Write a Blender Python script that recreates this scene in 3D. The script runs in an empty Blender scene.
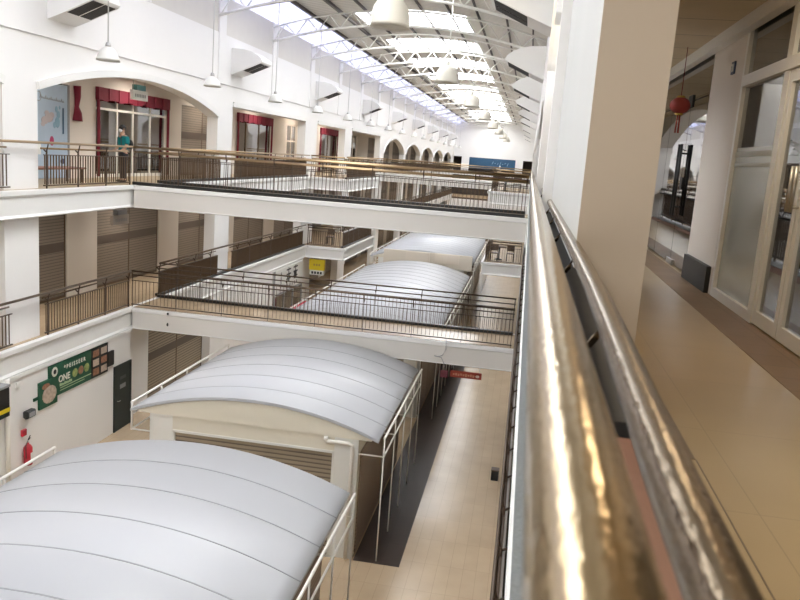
import bpy, bmesh, math, random
from mathutils import Vector, Matrix
random.seed(4)
PI = math.pi
scene = bpy.context.scene
COL = scene.collection
ORD = ['first', 'second', 'third', 'fourth', 'fifth', 'sixth', 'seventh', 'eighth', 'ninth', 'tenth', 'eleventh',
       'twelfth', 'thirteenth', 'fourteenth', 'fifteenth', 'sixteenth', 'seventeenth', 'eighteenth', 'nineteenth', 'twentieth']

# ------------------------------------------------------------------ materials
def mat(name, col, rough=.6, metal=0., noise=0., nscale=6., bump=0., bscale=30., spec=.5, stretch=None, alpha=None):
    m = bpy.data.materials.new(name); m.use_nodes = True
    nt = m.node_tree; b = nt.nodes['Principled BSDF']
    b.inputs['Base Color'].default_value = (*col, 1); b.inputs['Roughness'].default_value = rough
    b.inputs['Metallic'].default_value = metal; b.inputs['Specular IOR Level'].default_value = spec
    tc = nt.nodes.new('ShaderNodeTexCoord')
    src = tc.outputs['Object']
    if stretch:
        mp = nt.nodes.new('ShaderNodeMapping'); mp.inputs['Scale'].default_value = stretch
        nt.links.new(src, mp.inputs[0]); src = mp.outputs[0]
    if noise:
        n = nt.nodes.new('ShaderNodeTexNoise'); n.inputs['Scale'].default_value = nscale; n.inputs['Detail'].default_value = 5
        r = nt.nodes.new('ShaderNodeMixRGB'); r.blend_type = 'MIX'
        r.inputs[1].default_value = (*[c * (1 - noise) for c in col], 1); r.inputs[2].default_value = (*[min(1, c * (1 + noise)) for c in col], 1)
        nt.links.new(src, n.inputs['Vector']); nt.links.new(n.outputs['Fac'], r.inputs[0]); nt.links.new(r.outputs[0], b.inputs['Base Color'])
    if bump:
        n2 = nt.nodes.new('ShaderNodeTexNoise'); n2.inputs['Scale'].default_value = bscale; n2.inputs['Detail'].default_value = 3
        bp = nt.nodes.new('ShaderNodeBump'); bp.inputs['Strength'].default_value = bump; bp.inputs['Distance'].default_value = .02
        nt.links.new(src, n2.inputs['Vector']); nt.links.new(n2.outputs['Fac'], bp.inputs['Height']); nt.links.new(bp.outputs[0], b.inputs['Normal'])
    return m

def stripes(name, c1, c2, axis, period, duty=.5, rough=.5, bump=.4, metal=0.):
    """horizontal / vertical slats: a wave along one object axis, with bump"""
    m = bpy.data.materials.new(name); m.use_nodes = True
    nt = m.node_tree; b = nt.nodes['Principled BSDF']; b.inputs['Roughness'].default_value = rough; b.inputs['Metallic'].default_value = metal
    tc = nt.nodes.new('ShaderNodeTexCoord'); sp = nt.nodes.new('ShaderNodeSeparateXYZ')
    mu = nt.nodes.new('ShaderNodeMath'); mu.operation = 'MULTIPLY'; mu.inputs[1].default_value = 1 / period
    fr = nt.nodes.new('ShaderNodeMath'); fr.operation = 'FRACT'
    cr = nt.nodes.new('ShaderNodeValToRGB')
    e = cr.color_ramp.elements; e[0].color = (*c2, 1); e[1].color = (*c1, 1); e[0].position = duty * .4; e[1].position = duty
    nt.links.new(tc.outputs['Object'], sp.inputs[0]); nt.links.new(sp.outputs['XYZ'.index(axis)], mu.inputs[0])
    nt.links.new(mu.outputs[0], fr.inputs[0]); nt.links.new(fr.outputs[0], cr.inputs[0]); nt.links.new(cr.outputs[0], b.inputs['Base Color'])
    if bump:
        bp = nt.nodes.new('ShaderNodeBump'); bp.inputs['Strength'].default_value = bump; bp.inputs['Distance'].default_value = .02
        nt.links.new(fr.outputs[0], bp.inputs['Height']); nt.links.new(bp.outputs[0], b.inputs['Normal'])
    return m

def tiles(name, col, grout, w, h, rough=.25, mort=.006, var=.06, rotz=0.):
    m = bpy.data.materials.new(name); m.use_nodes = True
    nt = m.node_tree; b = nt.nodes['Principled BSDF']; b.inputs['Roughness'].default_value = rough
    tc = nt.nodes.new('ShaderNodeTexCoord'); mp = nt.nodes.new('ShaderNodeMapping'); mp.inputs['Rotation'].default_value[2] = rotz
    br = nt.nodes.new('ShaderNodeTexBrick'); br.offset = 0.; br.inputs['Scale'].default_value = 1
    br.inputs['Color1'].default_value = (*[c * (1 - var) for c in col], 1); br.inputs['Color2'].default_value = (*[c * (1 + var) for c in col], 1)
    br.inputs['Mortar'].default_value = (*grout, 1); br.inputs['Mortar Size'].default_value = mort
    br.inputs['Brick Width'].default_value = w; br.inputs['Row Height'].default_value = h
    nt.links.new(tc.outputs['Object'], mp.inputs[0]); nt.links.new(mp.outputs[0], br.inputs['Vector'])
    n = nt.nodes.new('ShaderNodeTexNoise'); n.inputs['Scale'].default_value = 1.3; n.inputs['Detail'].default_value = 6
    mx = nt.nodes.new('ShaderNodeMixRGB'); mx.blend_type = 'MULTIPLY'; mx.inputs[0].default_value = .25
    nt.links.new(tc.outputs['Object'], n.inputs['Vector']); nt.links.new(br.outputs['Color'], mx.inputs[1]); nt.links.new(n.outputs['Fac'], mx.inputs[2])
    nt.links.new(mx.outputs[0], b.inputs['Base Color'])
    return m

def glass(name, tint=(.8, .85, .85), gloss=.3, rough=.02, film=0.):
    """thin pane: tinted transparent + mirror reflection (+ frosted film)"""
    m = bpy.data.materials.new(name); m.use_nodes = True
    nt = m.node_tree; nt.nodes.clear()
    out = nt.nodes.new('ShaderNodeOutputMaterial')
    tr = nt.nodes.new('ShaderNodeBsdfTransparent'); tr.inputs[0].default_value = (*tint, 1)
    gl = nt.nodes.new('ShaderNodeBsdfGlossy'); gl.inputs['Roughness'].default_value = rough
    fr = nt.nodes.new('ShaderNodeFresnel'); fr.inputs[0].default_value = 1.5
    ad = nt.nodes.new('ShaderNodeMath'); ad.operation = 'MULTIPLY_ADD'; ad.inputs[1].default_value = 1.3; ad.inputs[2].default_value = gloss; ad.use_clamp = True
    mx = nt.nodes.new('ShaderNodeMixShader')
    base = tr.outputs[0]
    if film:
        df = nt.nodes.new('ShaderNodeBsdfDiffuse'); df.inputs[0].default_value = (.58, .62, .57, 1)
        m2 = nt.nodes.new('ShaderNodeMixShader'); m2.inputs[0].default_value = film
        nt.links.new(tr.outputs[0], m2.inputs[1]); nt.links.new(df.outputs[0], m2.inputs[2]); base = m2.outputs[0]
    nt.links.new(fr.outputs[0], ad.inputs[0]); nt.links.new(ad.outputs[0], mx.inputs[0])
    nt.links.new(base, mx.inputs[1]); nt.links.new(gl.outputs[0], mx.inputs[2]); nt.links.new(mx.outputs[0], out.inputs[0])
    return m

def sheet(name, col, trans, see):
    """translucent roof sheet: lets daylight through, partly clear"""
    m = bpy.data.materials.new(name); m.use_nodes = True
    nt = m.node_tree; nt.nodes.clear()
    out = nt.nodes.new('ShaderNodeOutputMaterial')
    tr = nt.nodes.new('ShaderNodeBsdfTransparent'); tr.inputs[0].default_value = (*col, 1)
    tl = nt.nodes.new('ShaderNodeBsdfTranslucent'); tl.inputs[0].default_value = (*[c * trans for c in col], 1)
    mx = nt.nodes.new('ShaderNodeMixShader'); mx.inputs[0].default_value = see
    nt.links.new(tl.outputs[0], mx.inputs[1]); nt.links.new(tr.outputs[0], mx.inputs[2]); nt.links.new(mx.outputs[0], out.inputs[0])
    return m

WALL = mat('white_paint', (.86, .845, .82), .7, noise=.025, nscale=.8)
PIERSHADE = mat('pier_shade_beige', (.55, .47, .37), .65, noise=.03, nscale=.7)
CREAM2 = mat('left_corridor_paint', (.74, .68, .61), .7, noise=.03, nscale=.7)
PIERW = mat('pier_white_toned_down', (.64, .645, .62), .7, noise=.03, nscale=.8)  # same white as the walls, darkened to lower the light on the pier
TRIM = mat('white_trim_paint', (.82, .81, .78), .55)
PANEL = mat('beige_frieze_paint', (.70, .67, .61), .8, noise=.04, nscale=2)
FLOOR = tiles('tan_floor_tile', (.62, .475, .315), (.47, .36, .235), .3, 1.2, .22, .004, .025)
UPFLOOR = tiles('upper_tan_tile', (.47, .35, .19), (.36, .27, .15), 1.2, 1.2, .33, .003, .015)
BORDER = tiles('brown_border_tile', (.25, .155, .08), (.17, .11, .06), .4, .4, .5, .006)
DARKTILE = tiles('dark_brown_tile', (.06, .042, .034), (.04, .03, .026), .5, .5, .45, .006)
REDTILE = mat('terracotta_tile', (.27, .13, .085), .4, noise=.15, nscale=8)
PATCH = mat('dark_floor_brown', (.19, .14, .09), .3, noise=.05)
GRANITE = mat('grey_granite', (.22, .235, .235), .5, noise=.35, nscale=45)
BLACKST = mat('black_granite', (.02, .02, .018), .35, noise=.2, nscale=30)
PLINTH = mat('charcoal_plinth', (.02, .02, .019), .55, noise=.1)
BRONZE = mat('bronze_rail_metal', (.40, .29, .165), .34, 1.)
BRONZE_DIM = mat('bronze_rail_dimmed', (.12, .085, .055), .35, .7)  # same bronze, darkened for the dimmer light on the middle floor
BRONZE2 = mat('polished_bronze_handrail', (.50, .38, .215), .16, .95, noise=.1, nscale=9, bump=.10, bscale=90, stretch=(1, .35, 1))
BRONZE3 = mat('dull_bronze_handrail', (.27, .21, .14), .24, .9, noise=.15, nscale=12, bump=.14, bscale=80, stretch=(1, .35, 1))
DARKMET = mat('dark_brown_metal', (.085, .058, .04), .4, .4)
BALMET = mat('brown_baluster_metal', (.14, .095, .06), .4, .5)
SHUT = stripes('brown_shutter_slats', (.27, .225, .18), (.15, .12, .095), 'Z', .1, .35, .55, .5)
SHUTB = mat('shutter_band', (.12, .09, .07), .5, .1)
SHUTL = stripes('beige_shutter_slats', (.36, .30, .22), (.14, .11, .08), 'Z', .105, .45, .5, .6)
ALU = mat('white_aluminium', (.80, .79, .74), .35, .1)
GLASS = glass('shop_glass', (.42, .45, .44), .12)
GLASSD = glass('dark_shop_glass', (.5, .53, .52), .28)
FROST = glass('frosted_shop_glass', (.6, .66, .62), .06, .12, .7)
ROOFM = stripes('grey_roof_sheet', (.74, .71, .65), (.56, .54, .49), 'Y', .33, .4, .6, .3)
_nt = ROOFM.node_tree; _o = _nt.nodes['Material Output']; _mx = _nt.nodes.new('ShaderNodeMixShader'); _mx.inputs[0].default_value = .025
_tl = _nt.nodes.new('ShaderNodeBsdfTranslucent'); _tl.inputs[0].default_value = (.95, .93, .86, 1)
_nt.links.new(_nt.nodes['Principled BSDF'].outputs[0], _mx.inputs[1]); _nt.links.new(_tl.outputs[0], _mx.inputs[2]); _nt.links.new(_mx.outputs[0], _o.inputs[0])
STEEL = mat('white_steel', (.83, .82, .77), .5)
PURL = mat('dark_purlin_steel', (.09, .08, .07), .6)
SKY = sheet('skylight_sheet', (.95, .97, 1.), .95, .6)
SKYB = sheet('bluish_eave_sheet', (.80, .82, 1.), .40, .015)
KROOF = mat('white_kiosk_roof_sheet', (.49, .50, .52), .38, noise=.02, nscale=.6, bump=.03, bscale=1.5)
SEAM = mat('roof_seam_grey', (.34, .35, .36), .7)
KWALL = mat('kiosk_cream', (.76, .71, .59), .55, noise=.02, nscale=1.2)
KWHITE = mat('kiosk_white', (.78, .77, .72), .5)
KTAN = mat('kiosk_tan_fascia', (.72, .65, .54), .6)
KBROWN = stripes('kiosk_brown_shutter', (.30, .225, .165), (.17, .125, .09), 'Z', .1, .35, .5, .5)
PIPE = mat('white_pipe', (.82, .79, .72), .4)
ACW = mat('ac_white_plastic', (.80, .79, .76), .5)
ACG = stripes('ac_dark_louvre', (.03, .03, .03), (.005, .005, .005), 'Y', .05, .5, .6, .3)
SHADE = mat('cream_lamp_shade', (.74, .71, .62), .45)
SHADE2 = mat('ribbed_glass_shade', (.74, .73, .68), .3)
METAL = mat('brushed_metal', (.5, .49, .46), .35, .9)
CORD = mat('white_cord', (.6, .59, .56), .6)
RED = mat('crimson_cloth', (.2, .014, .035), .8, noise=.2, nscale=7, bump=.2, bscale=15)
REDP = mat('red_paint', (.5, .02, .04), .35)
ORED = mat('sign_red', (.25, .03, .014), .5, noise=.2, nscale=20)
GREEN = mat('sign_green', (.012, .085, .045), .45, noise=.15, nscale=5)
DGREEN = mat('dark_green_door_paint', (.012, .022, .02), .5, noise=.1)
BLACK = mat('matte_black', (.012, .012, .012), .5)
GREY = mat('mid_grey', (.3, .3, .3), .6)
CREAMTXT = mat('cream_lettering', (.75, .74, .65), .6)
PALEG = mat('pale_green_lettering', (.42, .55, .32), .6)
FOOD1 = mat('food_picture_brown', (.3, .14, .08), .5, noise=.8, nscale=14)
FOOD2 = mat('food_picture_green', (.25, .3, .1), .5, noise=.8, nscale=14)
FOOD3 = mat('food_picture_pale', (.5, .4, .32), .5, noise=.6, nscale=12)
YELLOW = mat('sign_yellow', (.75, .57, .02), .45)
BLUE = mat('poster_blue', (.40, .51, .63), .4, noise=.12, nscale=2)
DBLUE = mat('banner_blue', (.02, .085, .17), .4, noise=.2, nscale=.6)
NAVY = mat('navy_print', (.03, .05, .12), .5)
PINK = mat('magenta_print', (.45, .05, .15), .5)
PEACH = mat('peach_print', (.47, .42, .44), .5)
TEALP = mat('teal_print', (.22, .38, .5), .5)
TEAL = mat('teal_cotton', (.0, .16, .17), .85, noise=.15, nscale=9)
SKIN = mat('skin', (.48, .29, .2), .55)
HAIR = mat('black_hair', (.012, .01, .009), .6)
MASKM = mat('white_mask', (.8, .8, .8), .8)
TROUS = mat('dark_trousers', (.025, .025, .035), .8)
LANT = mat('red_lantern_silk', (.32, .035, .025), .6, noise=.15, nscale=9)
GOLD = mat('gold_trim', (.5, .33, .08), .4, .6)
CEIL = tiles('tan_ceiling_tile', (.74, .62, .44), (.30, .24, .16), 1.2, 1.2, .8, .012, .02)
CEILP = mat('white_soffit', (.70, .67, .62), .8)
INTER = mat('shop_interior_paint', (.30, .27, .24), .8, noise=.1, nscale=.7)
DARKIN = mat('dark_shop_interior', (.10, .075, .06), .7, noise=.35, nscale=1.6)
GOODS = mat('shop_goods', (.16, .10, .08), .7, noise=.9, nscale=3.5)
SIGNW = mat('white_sign_face', (.80, .80, .76), .4)
SIGNT = mat('teal_sign_box', (.1, .3, .3), .4)
WOOD = mat('dark_wood', (.11, .07, .045), .5, noise=.25, nscale=3, stretch=(1, 1, 6))

# ------------------------------------------------------------------ mesh builder
class MB:
    def __init__(s): s.v = []; s.f = []; s.sm = []
    def add(s, vs, fs, smooth=False):
        o = len(s.v); s.v += [tuple(v) for v in vs]
        for f in fs: s.f.append(tuple(i + o for i in f)); s.sm.append(smooth)
        return s
    def box(s, x0, x1, y0, y1, z0, z1):
        vs = [(x, y, z) for z in (z0, z1) for y in (y0, y1) for x in (x0, x1)]
        return s.add(vs, [(0, 2, 3, 1), (4, 5, 7, 6), (0, 1, 5, 4), (2, 6, 7, 3), (0, 4, 6, 2), (1, 3, 7, 5)])
    def bevbox(s, x0, x1, y0, y1, z0, z1, b=.02, axis='Y'):
        if axis == 'Y': return s.prism([(x0 + b, z0), (x1 - b, z0), (x1, z0 + b), (x1, z1 - b), (x1 - b, z1), (x0 + b, z1), (x0, z1 - b), (x0, z0 + b)], 'Y', y0, y1)
        if axis == 'X': return s.prism([(y0 + b, z0), (y1 - b, z0), (y1, z0 + b), (y1, z1 - b), (y1 - b, z1), (y0 + b, z1), (y0, z1 - b), (y0, z0 + b)], 'X', x0, x1)
        return s.prism([(x0 + b, y0), (x1 - b, y0), (x1, y0 + b), (x1, y1 - b), (x1 - b, y1), (x0 + b, y1), (x0, y1 - b), (x0, y0 + b)], 'Z', z0, z1)
    def prism(s, pts, axis, a, b, smooth=False):
        n = len(pts)
        def P(p, t): return {'X': (t, p[0], p[1]), 'Y': (p[0], t, p[1]), 'Z': (p[0], p[1], t)}[axis]
        vs = [P(p, a) for p in pts] + [P(p, b) for p in pts]
        fs = [tuple(range(n))[::-1], tuple(range(n, 2 * n))]
        s.add(vs, fs); o = len(s.v) - 2 * n
        for i in range(n):
            s.f.append((o + i, o + (i + 1) % n, o + n + (i + 1) % n, o + n + i)); s.sm.append(smooth)
        return s
    def tube(s, path, r, n=8, cap=True, radii=None):
        path = [Vector(p) for p in path]; rings = []
        for i, p in enumerate(path):
            d = (path[min(i + 1, len(path) - 1)] - path[max(i - 1, 0)]).normalized()
            up = Vector((0, 0, 1)) if abs(d.z) < .9 else Vector((1, 0, 0))
            a = d.cross(up).normalized(); b = d.cross(a).normalized(); rr = radii[i] if radii else r
            rings.append([p + (a * math.cos(2 * PI * k / n) + b * math.sin(2 * PI * k / n)) * rr for k in range(n)])
        vs = [v for R in rings for v in R]; fs = []
        for i in range(len(path) - 1):
            for k in range(n):
                k2 = (k + 1) % n; fs.append((i * n + k, i * n + k2, (i + 1) * n + k2, (i + 1) * n + k))
        s.add(vs, fs, True)
        if cap:
            o = len(s.v) - len(vs); s.f.append(tuple(o + k for k in range(n))[::-1]); s.sm.append(False)
            o2 = o + (len(path) - 1) * n; s.f.append(tuple(o2 + k for k in range(n))); s.sm.append(False)
        return s
    def bar(s, p, q, w, h):
        """rectangular bar between two points, width w (sideways) and height h (upwards)"""
        p = Vector(p); q = Vector(q); d = (q - p).normalized()
        up = Vector((0, 0, 1)) if abs(d.z) < .95 else Vector((1, 0, 0))
        a = d.cross(up).normalized() * w / 2; b = a.cross(d).normalized() * h / 2
        vs = [e + sa * a + sb * b for e in (p, q) for sa, sb in ((-1, -1), (1, -1), (1, 1), (-1, 1))]
        return s.add(vs, [(3, 2, 1, 0), (4, 5, 6, 7), (0, 1, 5, 4), (1, 2, 6, 5), (2, 3, 7, 6), (3, 0, 4, 7)])
    def lathe(s, prof, c, n=24, smooth=True):
        vs = []; fs = []
        for r, z in prof:
            for k in range(n): vs.append((c[0] + r * math.cos(2 * PI * k / n), c[1] + r * math.sin(2 * PI * k / n), c[2] + z))
        for i in range(len(prof) - 1):
            for k in range(n):
                k2 = (k + 1) % n; fs.append((i * n + k, i * n + k2, (i + 1) * n + k2, (i + 1) * n + k))
        return s.add(vs, fs, smooth)
    def sphere(s, c, r, n=12, sq=(1, 1, 1)):
        vs = []; fs = []; m = n // 2
        for i in range(m + 1):
            t = PI * i / m
            for k in range(n): vs.append((c[0] + sq[0] * r * math.sin(t) * math.cos(2 * PI * k / n), c[1] + sq[1] * r * math.sin(t) * math.sin(2 * PI * k / n), c[2] + sq[2] * r * math.cos(t)))
        for i in range(m):
            for k in range(n): fs.append((i * n + k, (i + 1) * n + k, (i + 1) * n + (k + 1) % n, i * n + (k + 1) % n))
        return s.add(vs, fs, True)
    def build(s, name, m, parent=None, org=None):
        """vertices are given in world space; stored relative to the parent's (or own) origin"""
        base = Vector(ROOTLOC.get(parent.name, (0, 0, 0))) if parent else Vector(org or (0, 0, 0))
        me = bpy.data.meshes.new(name); me.from_pydata([Vector(v) - base for v in s.v], [], s.f); me.validate()
        for p, sm in zip(me.polygons, s.sm): p.use_smooth = sm
        bm = bmesh.new(); bm.from_mesh(me); bmesh.ops.remove_doubles(bm, verts=bm.verts, dist=1e-5)
        bmesh.ops.recalc_face_normals(bm, faces=bm.faces); bm.to_mesh(me); bm.free()
        me.materials.append(m)
        o = bpy.data.objects.new(name, me); COL.objects.link(o)
        if parent: o.parent = parent; ROOTLOC[o.name] = tuple(base)
        elif org: o.location = org; ROOTLOC[o.name] = tuple(org)
        return o
ROOTLOC = {}

def tag(o, label=None, cat=None, group=None, kind=None):
    if label: o['label'] = label
    if cat: o['category'] = cat
    if group: o['group'] = group
    if kind: o['kind'] = kind
    return o
def thing(name, label, cat, loc=(0, 0, 0), group=None):
    o = bpy.data.objects.new(name, None); COL.objects.link(o); o.location = loc; o.empty_display_size = .2
    ROOTLOC[o.name] = tuple(loc)
    return tag(o, label, cat, group)
def struct(name, mb, m, label=None):
    return tag(mb.build(name, m), label, None, None, 'structure')
def dup(root, loc, label, group=None, rotz=None):
    def cp(o, par):
        c = o.copy(); COL.objects.link(c)
        if par: c.parent = par
        for ch in [x for x in o.children]: cp(ch, c)
        return c
    r = cp(root, None); r.location = loc; r['label'] = label
    if rotz is not None: r.rotation_euler = (0, 0, rotz)
    if group: r['group'] = group
    ROOTLOC[r.name] = tuple(loc)
    return r
def text_mesh(txt, name, m, parent, origin, xdir, updir, size, depth=.004, align='CENTER', bold=0.):
    cu = bpy.data.curves.new('lettering', 'FONT'); cu.body = txt; cu.size = size; cu.extrude = depth; cu.align_x = align; cu.align_y = 'CENTER'; cu.offset = bold
    o = bpy.data.objects.new('lettering', cu); COL.objects.link(o)
    dg = bpy.context.evaluated_depsgraph_get(); me = bpy.data.meshes.new_from_object(o.evaluated_get(dg))
    bpy.data.objects.remove(o)
    x = Vector(xdir).normalized(); u = Vector(updir).normalized(); n = x.cross(u)
    base = Vector(ROOTLOC.get(parent.name, (0, 0, 0)))
    for v in me.vertices: v.co = Vector(origin) - base + x * v.co.x + u * v.co.y + n * v.co.z
    me.materials.clear(); me.materials.append(m); me.name = name
    t = bpy.data.objects.new(name, me); COL.objects.link(t); t.parent = parent; ROOTLOC[t.name] = tuple(base)
    return t

# ------------------------------------------------------------------ key dimensions (metres)
F1, F2, F3 = 0., 3.9, 7.8
SL = .7                       # slab depth
XE = -12.15                   # left slab edge
XW = -12.45                   # left wall / column face
XS = -14.7                    # left shopfronts
FILL_W = 20.
YN, YF = -12., 128.           # near and far ends of the hall
XR = .07                      # right slab edge
XRS = 2.5                     # right shopfronts
ZT = 14.95                     # top of the side walls

# ------------------------------------------------------------------ floors and slabs
struct('floor', MB().box(-18.5, 6.5, YN, YF + 2, -.2, 0), FLOOR)
struct('trim_floor_strip', MB().box(-3.15, -2.06, 16.45, 44, 0, .004), DARKTILE)
struct('trim_floor_strip', MB().box(-9.5, -8.3, 16.45, 44, 0, .004), DARKTILE)

def slab(name, z, x0, x1, y0, y1, edge_x, sgn, floor_mat, soff=CEILP):
    """an upper floor: tiled top, white soffit and edge; its edge moulding is a trim of its own"""
    struct(name, MB().box(x0, x1, y0, y1, z - .06, z), floor_mat)
    struct('ceiling', MB().box(x0, x1, y0, y1, z - SL + .02, z - .06), soff)
def edge_beam(z, p, q, n, name='trim_slab_edge'):
    """white fascia with a top lip and bottom roll along a slab edge from p to q (x,y); n = outward normal"""
    m = MB(); p = Vector((*p, 0)); q = Vector((*q, 0)); n = Vector((*n, 0))
    prof = [(0, -SL), (.05, -SL), (.08, -SL + .03), (.05, -SL + .07), (.03, -SL + .09), (.03, -.17), (.06, -.15), (.10, -.12), (.10, -.015), (.085, 0), (0, 0), (-.06, 0), (-.06, -SL)]
    k = len(prof)
    vs = [e + n * a + Vector((0, 0, z + b)) for e in (p, q) for a, b in prof]
    fs = [tuple(range(k)), tuple(range(k, 2 * k))[::-1]] + [(i, (i + 1) % k, k + (i + 1) % k, k + i) for i in range(k)]
    m.add(vs, fs); return struct(name, m, TRIM)
for z in (F2, F3):
    # left
    slab('floor', z, -15, XE - .14, YN, YF, XE, 1, UPFLOOR if z == F3 else FLOOR)
    struct('floor', MB().box(XE - .14, -10.02, 43.12, 52, z - .06, z), FLOOR)
    struct('ceiling', MB().box(XE - .14, -10.02, 43.12, 52, z - SL + .02, z - .06), CEILP)
    edge_beam(z, (XE - .1, YN), (XE - .1, 43), (1, 0)); edge_beam(z, (XE - .1, 43.1), (-10, 43.1), (0, -1))
    edge_beam(z, (-10, 43), (-10, 52), (1, 0)); edge_beam(z, (XE - .1, 52), (XE - .1, YF), (1, 0))
    # right
    if z == F3:
        struct('floor', MB().box(.78, 6, YN, YF, z - .06, z), UPFLOOR)
    else:
        struct('floor', MB().box(XR + .12, 6, YN, YF, z - .06, z), FLOOR)
    struct('ceiling', MB().box(XR + .12, 6, YN, YF, z - SL + .02, z - .06), CEILP)
    edge_beam(z, (XR + .1, YN), (XR + .1, YF), (-1, 0))
    struct('floor', MB().box(-2.08, XR - .01, 43.12, 52, z - .06, z), FLOOR)
    struct('ceiling', MB().box(-2.08, XR - .01, 43.12, 52, z - SL + .02, z - .06), CEILP)
    edge_beam(z, (-2.1, 43.1), (XR, 43.1), (0, -1)); edge_beam(z, (-2.1, 43), (-2.1, 52), (-1, 0))
struct('trim_ledge_granite', MB().box(.08, .5, YN, YF, F3 + .002, F3 + .02), GRANITE)
struct('trim_ledge_tile', MB().box(.5, .78, YN, YF, F3 - .06, F3 + .006), REDTILE)
struct('trim_border_tiles', MB().box(2.06, 2.5, YN, 60, F3, F3 + .004), BORDER)
struct('trim_floor_patch', MB().box(.78, 1.04, 4.24, 5.23, F3, F3 + .003), PATCH)  # darker brown rectangle on the floor beside the pier
struct('trim_floor_joint', MB().box(1.04, 1.047, YN, 4.24, F3, F3 + .002), PATCH)

# ------------------------------------------------------------------ left wall with arches
def arch_seg(y0, y1, zs, rise):
    c = (y0 + y1) / 2; h = (y1 - y0) / 2; R = (h * h + rise * rise) / (2 * rise)
    return lambda y: zs + rise - R + math.sqrt(max(R * R - (y - c) ** 2, 0))
def arch_point(y0, y1, zs, rise):
    h = (y1 - y0) / 2; c = (y0 + y1) / 2
    return lambda y: zs + rise * math.sqrt(max(0, 1 - (abs(y - c) / h) ** 1.7)) * (1 - .12 * (abs(y - c) / h))
def header(mb, xa, xb, y0, y1, zf, zt, n):
    for i in range(n):
        a = y0 + (y1 - y0) * i / n; b = y0 + (y1 - y0) * (i + 1) / n
        za, zb = zf(a), zf(b)
        mb.add([(x, y, z) for x in (xa, xb) for y, z in ((a, za), (b, zb), (b, zt), (a, zt))],
               [(0, 1, 2, 3), (7, 6, 5, 4), (0, 4, 5, 1), (3, 2, 6, 7)])
def arch_trim(y0, y1, zf, n, xf, sgn, w=.16, d=.07, z0=None):
    """projecting moulding that follows an opening's head"""
    m = MB(); pts = [(y0 + (y1 - y0) * i / n, zf(y0 + (y1 - y0) * i / n)) for i in range(n + 1)]
    P = []
    for i, (y, z) in enumerate(pts):
        a = Vector(pts[max(i - 1, 0)]); b = Vector(pts[min(i + 1, n)]); t = (b - a).normalized(); nn = Vector((-t.y, t.x))
        P.append(((y, z), (y + nn.x * w, z + nn.y * w)))
    for i in range(n):
        (a0, a1), (b0, b1) = P[i], P[i + 1]
        xs = (xf, xf + sgn * d)
        vs = [(x, *p) for x in xs for p in (a0, b0, b1, a1)]
        m.add(vs, [(0, 1, 2, 3), (7, 6, 5, 4), (0, 4, 5, 1), (1, 5, 6, 2), (2, 6, 7, 3), (3, 7, 4, 0)])
    return struct('trim_arch', m, TRIM)

piers = [(4.2, 5.6), (17.17, 18.53), (30.2, 31.75), (42.6, 45.0), (52.0, 54.0), (64.5, 66.5), (77.1, 78.4), (88.5, 90.0), (100.2, 101.3), (111.6, 113.0), (123.4, YF)]
w = MB()
w.box(XW - .45, XW, YN, 4.2, F3, ZT)
for i, (a, b) in enumerate(piers): w.box(XW - .45, XW, a, b, F3, ZT)
heads = []
for i in range(len(piers) - 1):
    y0, y1 = piers[i][1], piers[i + 1][0]
    if i < 2: zf = arch_seg(y0, y1, 10.28, .80); n = 22
    elif i < 5: zf = (lambda z: (lambda y: z))(10.78 if i > 2 else 10.8); n = 1
    else: zf = arch_point(y0, y1, 9.45, [1.35, 1.15, 1.1, 1.0, .95][i - 5]); n = 20
    header(w, XW - .45, XW, y0, y1, zf, ZT, n); heads.append((y0, y1, zf, n))
struct('wall_left', w, WALL, 'white upper wall along the left side of the hall')
for y0, y1, zf, n in heads: arch_trim(y0, y1, zf, max(n, 1), XW, 1, .15 if n > 1 and y0 > 60 else .2)
# frieze panels and pilasters near the wall top
pil = [30.25 + 6.475 * k for k in range(16)]
struct('trim_frieze_lower', MB().box(XW, XW + .05, YN, YF, 11.6, 13.5), WALL)
for k, y in enumerate([24.0] + pil[:-1]):
    struct('trim_pilaster', MB().box(XW, XW + .09, y - .35, y + .35, 11.6 if k else 13.5, ZT), WALL)
    struct('trim_frieze_panel', MB().box(XW, XW + .02, y + .35, y + 6.12, 13.5, ZT - .02), PANEL)
# lower storeys of the left wall (columns on level 2, flush wall on the ground)
w = MB()
for a, b in piers[:4] + piers[4:]: w.box(XW - .45, XW, a, b, F2, F3 - SL + .02)
for y0 in (36.2, 37.4): pass
struct('wall_left', w, WALL, 'white columns of the middle storey on the left')
w = MB().box(XW - .3, XE - .06, YN, 23.0, 0, F2 - SL).box(XW - .3, XW - .05, 23.0, 24.75, 0, F2 - SL).box(XW - .3, XW - .05, 24.75, 29.5, 2.9, F2 - SL).box(XW - .3, XE - .06, 29.5, 42.6, 0, F2 - SL)
for a, b in piers[3:]: w.box(XW - .45, XW, a, b, 0, F2 - SL + .02)
struct('wall_left', w, WALL, 'white ground floor wall on the left')
struct('trim_column', MB().box(-10.02, -9.88, 51.5, 51.75, 0, F3), TRIM)

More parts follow.
